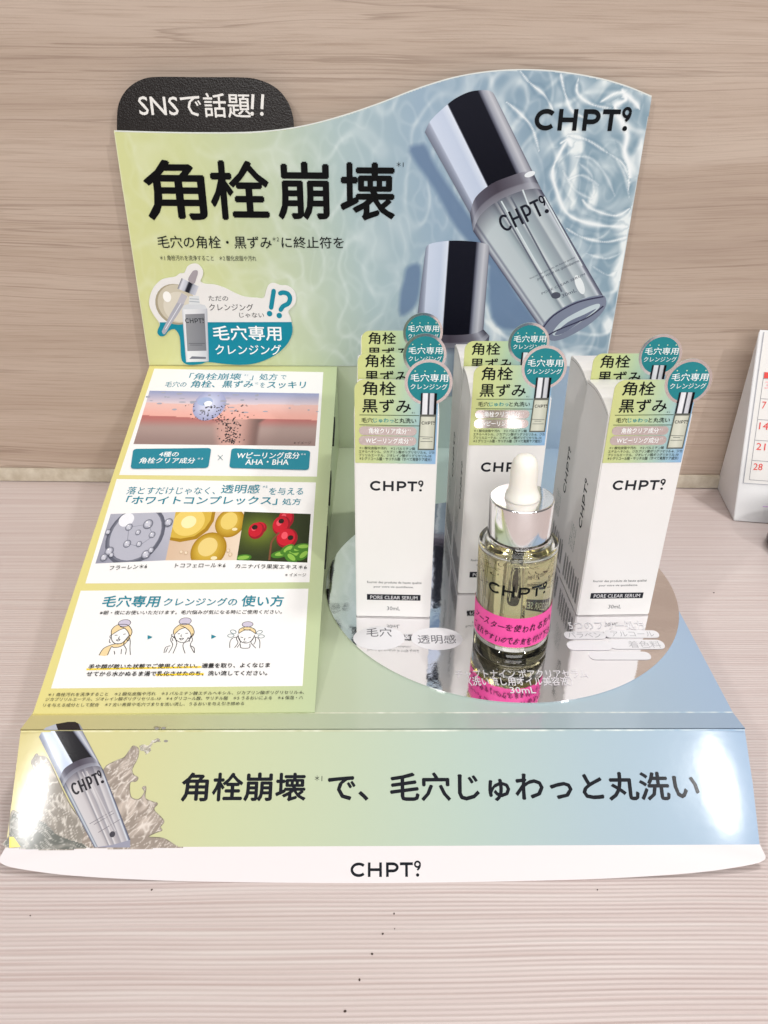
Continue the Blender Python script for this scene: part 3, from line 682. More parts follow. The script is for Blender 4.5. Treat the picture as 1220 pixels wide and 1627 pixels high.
# the die-cut call-out stuck on the header
fr_K = frame((0, D - 1.9, z0), (1, 0, 0), (0, 0, 1))
out = smooth([(-149.7,111.04),(-146.3,116.99),(-140.97,121.64),(-135.68,123.09),(-131.34,123.78),(-128.11,125.87),(-125.09,126.3),(-122.48,130.44),(-118.48,132.27),(-114.78,131.31),(-112.64,127.62),(-113.47,123.88),(-115.06,120.95),(-112.25,119.29),(-106.31,118.9),(-99.66,116.83),(-93.09,113.48),(-86.41,110.97),(-78.69,110.32),(-73.94,110.35),(-71.85,115.72),(-69.92,119.11),(-66.85,120.13),(-62.65,118.73),(-57.53,118.34),(-53.41,114.98),(-52.36,109.87),(-53.87,105.56),(-57.98,101.64),(-56.88,97.71),(-56.18,94.2),(-55.79,87.99),(-58.64,80.79),(-64.34,74.39),(-72.74,68.83),(-82.89,65.08),(-93.8,63.91),(-106.32,64.79),(-116.11,65.86),(-120.75,64.44),(-128.93,63.75),(-133.18,65.78),(-133.97,70.39),(-133.31,79.52),(-133.54,84.92),(-136.12,88.92),(-140.25,87.57),(-143.3,84.42),(-146.45,83.96),(-148.09,86.19),(-147.29,88.87),(-145.87,91.53),(-146.39,94.18),(-149.22,98.98),(-150.98,105.04)], True, 3)
call = slab('callout_sticker', out, fr_K, .9, M_white, header)
sh = Sheet(fr_K)
TEAL = (28, 138, 160)
sh.poly(smooth([(-145.6,93.56),(-145.81,91.36),(-147.29,88.87),(-148.09,86.19),(-146.45,83.96),(-143.3,84.42),(-140.25,87.57),(-136.12,88.92),(-133.54,84.92),(-133.31,79.52),(-133.97,70.39),(-133.18,65.78),(-128.93,63.75),(-120.75,64.44),(-116.11,65.86),(-106.32,64.79),(-93.8,63.91),(-82.89,65.08),(-72.74,68.83),(-64.34,74.39),(-58.64,80.79),(-55.79,87.99),(-56.18,94.2)], n=3), TEAL)
def pearl(c, r, sh=sh):
    sh.ell(c, r, r, (170, 160, 136)); sh.ell((c[0] + r * .06, c[1] + r * .03), r * .94, r * .94, (206, 198, 178)); sh.ell((c[0] + r * .12, c[1] - r * .12), r * .74, r * .74, (220, 214, 198))
    sh.ell((c[0] - r * .38, c[1] + r * .38), r * .2, r * .26, (250, 249, 244))
pearl([(-133.18,105.56)][0], 13.6)
GB = [(-130.94,65.79),(-115.16,66.32),(-112.41,103.08),(-129.47,102.56)]
sh.grid(GB, lambda a, b: stops(a, [(0, (206, 208, 214)), (.08, (236, 238, 240)), (.5, (226, 228, 230)), (.92, (206, 208, 214)), (1, (180, 184, 194))]), 16, 1)
sh.poly([(-129.49,102.39),(-127.6,105.16),(-124.47,106.04),(-117.11,106.08),(-113.74,105.24),(-112.43,102.82)], (214, 218, 222))
sh.poly([(-124.52,105.61),(-123.44,111.19),(-116.98,111.22),(-116.99,105.65)], (222, 226, 228))
sh.grid([(-129.12,73.63),(-115.98,73.96),(-114.51,99.6),(-127.63,99.09)], lambda a, b: mixc((150, 152, 156), (128, 130, 136), a), 6, 1)
sh.logo([(-128.16,93.12),(-115.55,96.36)], (44, 46, 52), .16)
sh.poly([(-128.42,68.12),(-116.94,68.17),(-116.8,69.55),(-126.42,69.97)], (120, 124, 134))
sh.strokes([[(-127.6,79.1),(-116.5,79.15)], [(-126.84,77.92),(-118.4,77.96)]], .3, (80, 84, 90))
sh.strokes([[(-123.47,109.48),(-117.29,109.17)], [(-123.84,107.76),(-117.15,107.29)]], .5, (170, 176, 184))
sh.poly(smooth([(-144.77,86.65),(-143.48,89.77),(-132.15,106.86),(-127.5,106.02),(-138.92,91.12),(-143.18,85.32)], True, 2), (176, 176, 186))
sh.poly([(-132.15,106.86),(-128.35,113.29),(-124.73,111.18),(-127.95,105.85)], (190, 188, 196))
sh.strokes([[(-142.28,88.89),(-129.61,106.44)]], .5, (226, 228, 234))
sh.grid([(-130.76,116.07),(-119.52,111.64),(-116.54,117.58),(-127.19,122.97)], lambda a, b: stops(a, [(0, (120, 120, 130)), (.12, (226, 228, 236)), (.38, (190, 194, 206)), (.45, (36, 38, 48)), (.62, (40, 42, 52)), (.7, (170, 174, 186)), (1, (210, 212, 222))]), 24, 1)
sh.poly(smooth([(-123.08,121.74),(-119.95,126.75),(-118.11,128),(-116.26,127.84),(-116.11,126.19),(-117.39,123.02),(-119.52,119.25)], True, 3), (168, 160, 166))
sh.text('ただの', [(-110.84,108.18),(-97.75,111.5)], (50, 50, 54)); sh.text('クレンジング', [(-111.08,101.62),(-81.42,106.27)], (50, 50, 54)); sh.text('じゃない', [(-91.2,97.01),(-74.62,100.42)], (50, 50, 54))
sh.strokes([[(-67.01,114.9),(-69.43,103.92)]], 3.0, TEAL)
sh.strokes([smooth([(-62.79,113.4),(-60.78,113.92),(-57.81,113.08),(-56.4,110.28),(-57.71,106.83),(-61.29,104.83),(-63.08,102.48)], n=5)], 3.0, TEAL)
sh.many([ellpts(p, 1.85, 1.85, 18) for p in [(-70.74,99.83),(-64.27,98.55)]], TEAL)
sh.many([ellpts(p, 1.45, 1.45, 14) for p in [(-67.01,114.9),(-69.43,103.92),(-63.08,102.48),(-62.79,113.4)]], TEAL)
sh.text('毛穴専用', [(-110.25,81.26),(-63.53,91.51)], (250, 252, 252), .014); sh.text('クレンジング', [(-109.74,71.24),(-64.28,78.49)], (250, 252, 252), .01)
sh.build('callout_print', M_ink, header)

# sloping information board
fr_R = frame((XL, 0, .8 + z0), (1, 0, 0), (0, D, ZW - .8))
RL = math.hypot(D, ZW - .8)
rp = [(0.69,-0.53),(119.6,0.17),(118.59,274.98),(-12.96,282.28)]
board = slab('info_board', [rp[0], rp[1], (rp[2][0], RL - .3), (-12.6, RL - .3)], fr_R, .7, M_ramp, stand)
# wall below its inner edge with three black slots
xw = XL + rp[1][0] - 2.2
bm = bmesh.new(); add_prism(bm, [P3(xw, 6, .2), P3(xw + 1.2, D - 1, .2), P3(xw + 1.2, D - 1, ZW - 2.0), P3(xw, 6, 1.0)], (-.0007, 0, 0))
side = bm_obj('side_wall', bm, M_ramp, stand)
bm = bmesh.new(); add_prism(bm, [P3(XL + 1.2, 6, .2), P3(BL + 1.2, D - 1, .2), P3(BL + 1.2, D - 1, ZW - 2.0), P3(XL + 1.2, 6, 1.0)], (.0007, 0, 0)); bm_obj('side_wall', bm, M_ramp, stand)
for ya, yb in ((92, 117), (141, 164), (196, 218)):
    za, zb = [ZW * y / D - 2.2 for y in (ya, yb)]
    bm = bmesh.new(); add_prism(bm, [P3(xw + .1, ya, za - 6), P3(xw + .1, yb, zb - 6), P3(xw + .1, yb, zb), P3(xw + .1, ya, za)], (.0019, 0, 0)); bm_obj('slot_tab', bm, M_slot, side)
sh = Sheet(fr_R)
CARD = (246, 244, 243)
c1 = [(-3.28,159.79),(111.39,158.73),(109.3,273.78),(-8.35,277.42)]; c2 = [(1.56,74.28),(112.48,75.15),(111.16,153.43),(-3.7,156.17)]; c3 = [(4.33,12.16),(113.47,13.34),(112.29,70.85),(0.66,69.41)]
sh.many([c1, c2, c3], CARD)
sh.build('white_panel', M_matt, board)
sh = Sheet(fr_R, 0, .05); TL = (38, 134, 154); DK = (44, 44, 46)
A = '@'
sh.text('「角栓崩壊', [(17.77,263.13),(53.29,271.81)], TL, .006); sh.text('＊1', [(55.03,268.2),(57.6,270.63)], TL); sh.text('」処方', [(59.51,262.86),(78.16,271.4)], TL, .006); sh.text('で', [(80.43,264.21),(84.24,269.63)], TL)
sh.text('毛穴の', [(3.47,253.69),(17.73,260.77)], TL, .004); sh.text('角栓、黒ずみ', [(20.83,253.24),(62.74,262.3)], TL, .01); sh.text('＊2', [(63.93,257.61),(65.82,260.26)], TL); sh.text('を', [(67.52,253.58),(70.58,260)], TL); sh.text('スッキリ', [(72.29,252.75),(98.23,261.39)], TL, .012)
sh.text('落とすだけじゃなく、', [(5,142.36),(54.79,149.06)], TL, .002); sh.text('透明感', [(57.9,143.34),(79.66,151.22)], TL, .008); sh.text('＊5', [(81.04,148.33),(83.73,150.41)], TL); sh.text('を与える', [(85.12,142.21),(104.44,148.41)], TL, .002)
sh.text('「ホワイトコンプレックス」', [(6.49,133.62),(90.59,141.02)], TL, .014); sh.text('処方', [(93.5,133.48),(103.79,139.06)], TL, .002)
sh.text('毛穴専用', [(13.4,58.57),(40.87,66.04)], TL, .014); sh.text('クレンジングの', [(42.88,59.39),(78.4,64.55)], TL, .01); sh.text('使い方', [(80.4,58.91),(100.86,66.24)], TL, .014)
for q in ([(17.03,21.71),(67.69,22.92),(67.55,23.76),(16.79,22.55)], [(48.3,18.62),(69.38,19.01),(69.22,19.98),(48.1,19.59)]): sh.poly(q, (248, 214, 40))
sh.many([[(40.25,38.95),(39.71,41.38),(42.21,40.31)], [(69.55,39.24),(69.16,41.67),(71.6,40.6)]], TL)
for tt, q, b in (('※朝・夜にお使いいただけます。毛穴悩みが気になる時にご使用ください。', [(13.98,53.72),(100.69,54.36),(13.52,56.29)], .006),
    ('手や顔が乾いた状態でご使用ください。適量を取り、よくなじま', [(17.48,22.13),(98.15,23.02),(17.08,24.81)], .018), ('せてから水かぬるま湯で乳化させたのち、洗い流してください。', [(17.67,18.25),(97.45,18.7),(17.27,20.88)], .018),
    ('＊1 角栓汚れを洗浄すること　＊2 酸化皮脂や汚れ　＊3 パルミチン酸エチルヘキシル、ジカプリン酸ポリグリセリル-6、', [(4.28,7.79),(114.34,8.93),(4.13,9.64)], 0), ('ジカプリリルエーテル、ジオレイン酸ポリグリセリル-10　＊4 グリコール酸、サリチル酸　＊5 うるおいによる　＊6 保湿・ハ', [(3.93,5.45),(114.09,6.17),(3.78,7.27)], 0),
    ('リを与える成分として配合　＊7 古い角質や毛穴づまりを洗い流し、うるおいを与え引き締める', [(3.9,2.49),(89.19,3.23),(3.76,4.28)], 0),
    ('フラーレン＊6', [(11.08,83.05),(29.69,84.37),(10.78,85.99)], .004), ('トコフェロール＊6', [(43.65,84.88),(69.22,85.07),(43.42,87.84)], .004), ('カニナバラ果実エキス＊6', [(74.24,84.43),(110.52,83.65),(74.15,87.71)], .004), ('※ イメージ', [(100.02,78.8),(110.51,78.65),(100.05,81.04)], 0)):
    sh.line(tt, q, DK, b)
sh.strokes([[(51.79,173.62),(53.94,178.61)], [(51.02,178.59),(54.68,173.63)]], .35, (120, 150, 156))
for q in ([(2.18,165),(47.39,166.06),(46.03,185.5),(-0.78,184.34)], [(59.61,166.11),(106.44,164.33),(106.06,183.22),(58.27,185.32)]):
    o = []
    for i in range(4):
        a, b, c = Vector(q[i - 1]), Vector(q[i]), Vector(q[(i + 1) % 4]); p0 = b + (a - b).normalized() * 2.6; p1 = b + (c - b).normalized() * 2.6
        for s_ in range(5):
            k_ = s_ / 4; o.append(tuple((1 - k_) ** 2 * p0 + 2 * k_ * (1 - k_) * b + k_ * k_ * p1))
    sh.poly(o, TL)
WH = (248, 250, 250)
sh.text('4種の', [(15.95,176.61),(27.68,181.7)], WH, .012); sh.text('角栓クリア成分', [(5.74,170.07),(38.47,175.81)], WH, .012); sh.text('＊3', [(39.52,173.79),(42.75,175.83)], WH)
sh.text('Wピーリング成分', [(62.51,174.79),(100.02,181.35)], WH, .012); sh.text('＊4', [(100.66,178.36),(103.44,180.44)], WH); sh.text('AHA・BHA', [(68.49,169.01),(94.05,174.25)], WH, .012)
sh.build('lettering', M_matt, board)
# printed pictures on the board
sh = Sheet(fr_R, 0, .05); R5 = random.Random(5)
q = [(-2.06,189.73),(108.7,188.39),(107.89,246.74),(-5.36,249.33)]
def sst(a, b, x): x = max(0, min(1, (x - a) / (b - a))); return x * x * (3 - 2 * x)
def skin(a, b):
    k = noise.noise(Vector((a * 9, b * 3, 1)))
    if b > .76 + .01 * k: return mixc((226, 206, 212), (150, 158, 196), (b - .76) / .24)
    if b > .50 - .03 * sst(.2, .5, a) + .015 * math.cos(a * 8): return mixc((238, 176, 164), (236, 192, 184), sst(.5, .76, b) + .15 * k)
    e = .40 + .10 * (.5 - b); lo = sst(e - .02, e + .05, a - .10 * max(0, b - .38) / .12); hi = 1 - sst(.66, .69, a - .35 * max(0, b - .40) ** 1.0)
    ch = lo * hi; c = mixc((172, 148, 142), (186, 112, 108), sst(.28, .5, b)); c = mixc(c, (128, 104, 100), .45 * (1 - sst(0, .3, b)))
    return mixc(c, mixc((206, 160, 150), (112, 88, 84), sst(.56, .68, a) * .9), ch)
sh.grid(q, skin, 110, 70)
def inq(q, a, b): return lerp(lerp(q[0], q[1], a), lerp(q[3], q[2], a), b)
sh.window = q
for i in range(10): sh.ell((inq(q, .37, .73)[0] - .12 * i, inq(q, .37, .73)[1] + .1 * i), 10.5 - .75 * i, 17.5 - 1.3 * i, mixc((166, 168, 204), (214, 216, 238), i / 9))
sh.ell(inq(q, .34, .80), 5, 5, (170, 184, 220)); sh.ell(inq(q, .36, .76), 2.6, 3.0, (252, 253, 255))
D1 = []; D2 = []
for i in range(230):
    b = R5.random(); sp_ = .03 + .10 * abs(b - .1) ; a = .50 + (b - .5) * -.07 + R5.gauss(0, .028 + .05 * max(0, b - .35)); b2 = .03 + .72 * b
    if b > .55: a += R5.uniform(-.1, .1) - .05
    D1.append(ellpts(inq(q, a, b2), R5.uniform(.2, .75), R5.uniform(.3, .9), 7))
for i in range(34):
    D2.append(ellpts(inq(q, R5.random(), R5.uniform(.58, .97)), R5.uniform(.6, 2.6), R5.uniform(.4, 1.3), 8))
sh.window = None
sh.many(D2, (168, 168, 182)); sh.many(D1, (58, 54, 58))
sh.text('※ イメージ', [(95.42,189.98),(106.01,192.89)], (80, 60, 58))
sh.build('printed_picture', M_matt, board)
qa = [(2.76,88.01),(37.84,90.38),(35.73,127.58),(0.69,125.91)]; qb = [(37.84,90.38),(74.21,90.56),(73.31,128),(35.73,127.58)]; qc = [(74.21,90.56),(110.53,88.83),(109.93,126.2),(73.31,128)]
sh = Sheet(fr_R, 0, .05)
sh.grid(qa, lambda a, b: mixc((150, 150, 166), (196, 196, 208), a * .5 + b * .5), 8, 8)
def bub(q, a, b, r, c1, c2, asp=1.0):
    p = inq(q, a, b); n = 7
    for i in range(n): sh.ell((p[0] - .02 * r * i, p[1] + .02 * r * i), r * (1 - .085 * i), r * asp * (1 - .085 * i), mixc(c1, c2, (i / (n - 1)) ** .7))
    sh.ell((p[0] - .35 * r, p[1] + .4 * r * asp), r * .16, r * .16 * asp, (250, 250, 250)); sh.ell((p[0] + .4 * r, p[1] - .45 * r * asp), r * .18, r * .1 * asp, mixc(c2, (255, 255, 255), .6))
G1, G2, G3 = (96, 98, 112), (178, 178, 192), (206, 206, 218)
def clipq(q, pts):
    return pts
sh.window = qa
bub(qa, .47, .55, 15.0, G1, (172, 172, 186), 1.55); sh.ell(inq(qa, .47, .56), 13, 20, (184, 184, 197)); sh.ell(inq(qa, .27, .86), 4, 5.5, (240, 240, 246))
sh.strokes([[inq(qa, a, b) for a, b in ((.38, .36), (.34, .7), (.62, .75), (.74, .5), (.56, .3), (.38, .36))]], .35, (140, 142, 156))
for a, b, r in ((.38, .36, 2), (.34, .7, 1.9), (.62, .75, 2.6), (.72, .52, 1.7), (.56, .34, 1.5), (.50, .58, 1.4), (.15, .22, 2.2), (.10, .10, 1.8), (.2, .14, 1.2), (.70, .12, 2.2), (.76, .2, 1.5), (.05, .6, 1.4), (.93, .76, 2.2)): bub(qa, a, b, r, G1, G3, 1.5)
sh.build('printed_picture', M_matt, board); sh = Sheet(fr_R, 0, .05); sh.window = qb
sh.grid(qb, lambda a, b: mixc((216, 186, 158), (232, 212, 190), a), 8, 8)
AM, AD = (214, 178, 70), (170, 128, 24)
pts = [inq(qb, a, b) for a, b in ((0, .40), (.15, .36), (.38, .42), (.52, .6), (.58, .8), (.58, 1), (.0, 1))]
sh.poly(pts, AD); sh.poly([inq(qb, a, b) for a, b in ((0, .46), (.15, .43), (.34, .48), (.47, .64), (.53, .82), (.53, 1), (.0, 1))], AM)
sh.ell(inq(qb, .22, .78), 8.5, 11, (236, 206, 110)); sh.ell(inq(qb, .22, .78), 4, 5, (250, 236, 180))
bub(qb, .82, .76, 8, AD, AM, 1.45); sh.ell(inq(qb, .8, .8), 4.5, 7, (232, 204, 112))
bub(qb, .58, .2, 9.2, AD, AM, 1.45); sh.ell(inq(qb, .56, .26), 5, 7, (234, 208, 130))
for a, b in ((.2, .16), (.27, .14), (.86, .18), (.9, .1)): bub(qb, a, b, 1, (196, 166, 132), (236, 214, 186), 1.4)
sh.build('printed_picture', M_matt, board); sh = Sheet(fr_R, 0, .05); sh.window = qc
sh.grid(qc, lambda a, b: mixc((44, 52, 26), (112, 126, 40), math.exp(-((a - .25) ** 2 + (b - .6) ** 2) * 9)), 14, 14)
RD = (196, 24, 44)
for a, b, r, k_ in ((.64, .88, 4.2, 1.9), (.27, .66, 3.6, 1.3), (.22, .6, 4.3, 1.5), (.58, .73, 4.8, 1.6), (.68, .47, 5.6, 1.35)):
    sh.ell(inq(qc, a, b), r, r * k_, (150, 14, 34)); sh.ell(inq(qc, a - .015, b + .02), r * .86, r * k_ * .86, RD); sh.ell(inq(qc, a - .04, b + .05), r * .3, r * .5, (232, 84, 98))
for a, b in ((.19, .67), (.57, .82), (.73, .48)): sh.ell(inq(qc, a, b), 1.5, 1.9, (40, 26, 20))
sh.stroke(smooth([inq(qc, a, b) for a, b in ((.46, .02), (.46, .25), (.47, .4), (.56, .58))], n=5), 1.0, (120, 74, 50))
for a, b, an in ((.60, .14, .3), (.70, .24, .9), (.80, .16, -.4), (.86, .26, .5), (.93, .14, 1.0), (.76, .08, -.9), (.08, .04, .2), (.92, .3, .1)):
    sh.ell(inq(qc, a, b), 4.6, 2.6, (70, 124, 38), rot=an); sh.ell(inq(qc, a + .01, b + .01), 3, 1.4, (140, 186, 76), rot=an)
sh.build('printed_picture', M_matt, board)
# three how-to line drawings
sh = Sheet(fr_R, 0, .05); TAN = (240, 214, 164); LN = (52, 48, 50); LI = (206, 198, 216)
def W(p): return smooth(p, n=4)
sh.many([W(q) for q in ([(22.85,41.6),(22.16,44.82),(23.54,47.33),(25.89,48.08),(28.88,47.7),(31.31,45.09),(32.07,42.51),(31.61,40.86),(29.8,43.89),(27.91,45.74),(25.69,44.54),(23.73,42.33),(22.85,41.6)],
   [(20.26,30.02),(21.07,33.52),(23.07,35.29),(25.9,36.63),(28.69,36.8),(30.2,39.32),(31.24,41.78),(32.12,40.5),(30.48,36.71),(28.47,34.84),(25.76,34.4),(24.59,34.84),(24.03,30.01),(20.26,30.02)],
   [(51.53,42.04),(51.13,44.81),(52.85,47.51),(55.56,48.54),(58.69,47.32),(60.6,44.34),(60.86,42.04),(60.25,40.67),(58.59,43.88),(56.03,46.01),(53.73,44.81),(52.02,42.5),(51.53,42.04)],
   [(81.61,42.67),(81.84,45.26),(85.32,46.38),(88.83,44.89),(89.62,42.49),(87.02,44.33),(84.11,44.52),(81.61,42.67)])], TAN)
for q, rx, ry in (([(27.15,48.83)][0], 3.0, 2.3), ([(55.44,49.96)][0], 3.0, 2.3), ([(85.11,48.07)][0], 2.7, 1.8)): sh.ell(q, rx, ry, LN); sh.ell(q, rx - .28, ry - .28, LI)
LL = [[(22.85,41.6),(22.16,44.82),(23.54,47.33),(25.89,48.08),(28.88,47.7),(31.31,45.09),(32.07,42.51),(31.61,40.86)], [(22.85,41.6),(23.69,42.51),(25.69,44.54),(28.22,45.93)], [(22.8,41.78),(23.69,38.87),(25.48,36.89),(27.36,36.45),(29.26,37.34),(29.95,38.87)], [(25.51,46.68),(27.91,45.74),(30.01,43.61),(31.46,40.86)],
 [(24.44,41.51),(25.71,41.6)], [(28.17,42.05),(29.32,42.33)], [(26.82,40.87),(26.64,39.6),(27.09,39.5)], [(25.78,38.78),(27.49,39.05),(26.86,38.15),(25.78,38.78)], [(20.26,30.02),(21.07,33.52),(23.07,35.29),(25.92,36.54),(28.69,36.8),(30.2,39.32),(31.24,41.78)], [(24.03,30.01),(24.62,34.76),(25.76,34.4),(28.47,34.84),(30.48,36.71),(31.47,39.05)], [(32.02,30.44),(31.69,33.51),(29.95,36),(29.84,38.15),(30.63,39.59),(31.27,40.5),(32.45,37.97),(33.16,34.4),(34.38,30.18)], [(30.49,39.59),(31.17,37.97)], [(31.25,39.96),(31.76,38.15)], [(22.66,41.78),(22.37,40.69),(23.22,39.6)], [(22.72,39.33),(22.98,37.52),(23.73,37.07)], [(29.99,30.71),(29.58,33.51)], [(27.24,30.53),(26.47,32.46)],
 [(51.53,42.04),(51.13,44.81),(52.85,47.51),(55.56,48.54),(58.69,47.32),(60.6,44.34),(60.86,42.04),(60.25,40.67)], [(51.87,41.77),(53.73,44.81),(56.36,46.2)], [(53.61,47.32),(55.99,46.2),(58.59,43.88),(60.07,40.85)], [(51.87,41.77),(52.79,39.31),(55.73,37.32),(58.63,37.77),(59.81,39.94),(59.94,41.58)], [(53.33,42.41),(54.4,42.41)], [(56.88,42.59),(58.14,42.77)], [(55.28,41.95),(55.11,40.94),(55.56,40.85)], [(54.64,39.67),(56.57,39.67),(55.74,38.77),(54.64,39.67)], [(51.41,31.3),(52.36,35.72),(50.85,38.68),(51.02,41.04),(51.91,40.13),(52.16,41.04),(53.39,38.41),(54.11,36.16),(53.43,31.04)], [(58.9,31.03),(57.03,35.71),(58.18,38.67),(58.63,40.12),(59.33,39.4),(59.75,41.03),(60.89,38.67),(60.43,35.71),(63.06,31.29)], [(49.31,31.3),(49.38,34.38),(51.42,35.45)], [(63.06,31.29),(62.4,34.2),(60.48,35.44)], [(50.98,42.32),(50.62,41.59),(51.23,41.04)], [(60.06,42.5),(60.62,41.76),(60.29,41.22)], [(51.34,39.76),(52.02,38.14)], [(59.51,39.22),(59.49,37.77)], [(49.96,31.56),(50.44,34.38)],
 [(81.61,42.67),(81.84,45.26),(85.29,46.57),(88.81,45.07),(89.69,42.49)], [(81.63,42.49),(84.11,44.52),(87.02,44.33),(89.64,42.3)], [(81.41,42.03),(82.41,38.84),(84.33,37.22),(86.49,37.04),(88.43,38.66),(89.2,41.75)], [(82.83,40.48),(83.95,40.11)], [(86.48,39.93),(87.65,40.38)], [(85.05,39.93),(84.69,38.84),(85.13,38.75)], [(84.47,37.76),(85.15,37.49),(85.83,37.76)], [(78.72,34.19),(78.32,37.49),(79.14,39.75),(81.4,40.48)], [(92.38,34),(92.01,37.93),(90.85,39.93),(89.52,40.29)], [(80.91,34.18),(82.05,37.22),(81.05,39.39),(81.42,40.84),(82.69,38.84),(83.1,36.86),(82.01,34.36)], [(90.62,34),(88.03,37.22),(88.5,39.2),(89.33,40.66),(90.03,38.39),(89.44,36.14)], [(83.38,36.32),(83.88,34.18),(87.55,34.18),(87.61,36.59)], [(83.26,45.45),(85.19,44.52),(86.93,45.08)]]
sh.strokes([W(q) for q in LL], .33, LN)
sh.strokes([ellpts(p, 1.5, 1.0, 10, r) + [ellpts(p, 1.5, 1.0, 10, r)[0]] for p, r in zip([(79.03,43.6),(78.2,41.3),(91.18,43.31),(92.33,40.84)], (-.5, 0, .5, 0))], .28, (70, 110, 116))
sh.build('howto_drawing', M_matt, board)

# round silver plate
fr_S = frame((0, 0, z0), (1, 0, 0), (0, 1, 0)); DC = (67, 98); DR = 92.6; PT = .8
bm = bmesh.new(); n = 160; ring = [P3(DC[0] + DR * math.cos(2 * PI * i / n), DC[1] + DR * math.sin(2 * PI * i / n), .05) for i in range(n)]
add_prism(bm, ring, (0, 0, PT / 1000)); plate = bm_obj('silver_plate', bm, M_foilboard, stand)
fr_P = frame((0, 0, z0 + .05 + PT), (1, 0, 0), (0, 1, 0))
sh = Sheet(fr_P, .01, .02); PW = (226, 225, 228); GT = (104, 104, 110)
el = [(-6,51.35),(31.17,49.87)]
sh.ell([(2.54,49.89)][0], 12.5, 9.0, PW); sh.ell([(30.52,49.39)][0], 12.5, 8.6, PW)
sh.text('毛穴', [(-3.56,50.86),(8.78,57.74)], GT, .006); sh.text('透明感', [(21.2,45.59),(39.63,52.29)], GT, .004); sh.text('&', [(14.98,48.92),(17.28,53.28)], PW)
sh.text('チャプトナイン ポアクリアセラム', [(37.02,21.12),(97.11,26.98)], PW, .006); sh.text('〈洗い流し用オイル美容液〉', [(42.45,16.16),(89.29,21.88)], PW, .006); sh.text('30mL', [(60.22,11.29),(71.51,15.29)], PW, .006)
sh.text('5つのフリー処方', [(96.46,56.21),(134.45,63.29)], PW, .01)
for q in ([(92.67,48.87),(112.86,54.71)], [(112.49,49.82),(139.26,55.69)], [(92.3,40.39),(113.67,47.42)], [(112.61,41.3),(139.32,48.36)], [(101.07,33.57),(130.06,39.43)]):
    (a, b), (c, d) = q; a, c = min(a, c), max(a, c); b, d = min(b, d), max(b, d); sh.rrect(a, b, c, d, (d - b) * .45, PW)
for tt, q in (('パラベン', [(94.41,49.83),(110.56,54.22)]), ('アルコール', [(115.82,50.79),(136.76,54.7)]), ('着色料', [(121.9,42.22),(137.47,47.4)])): sh.text(tt, q, (176, 176, 180))
sh.build('plate_lettering', M_matt, plate)

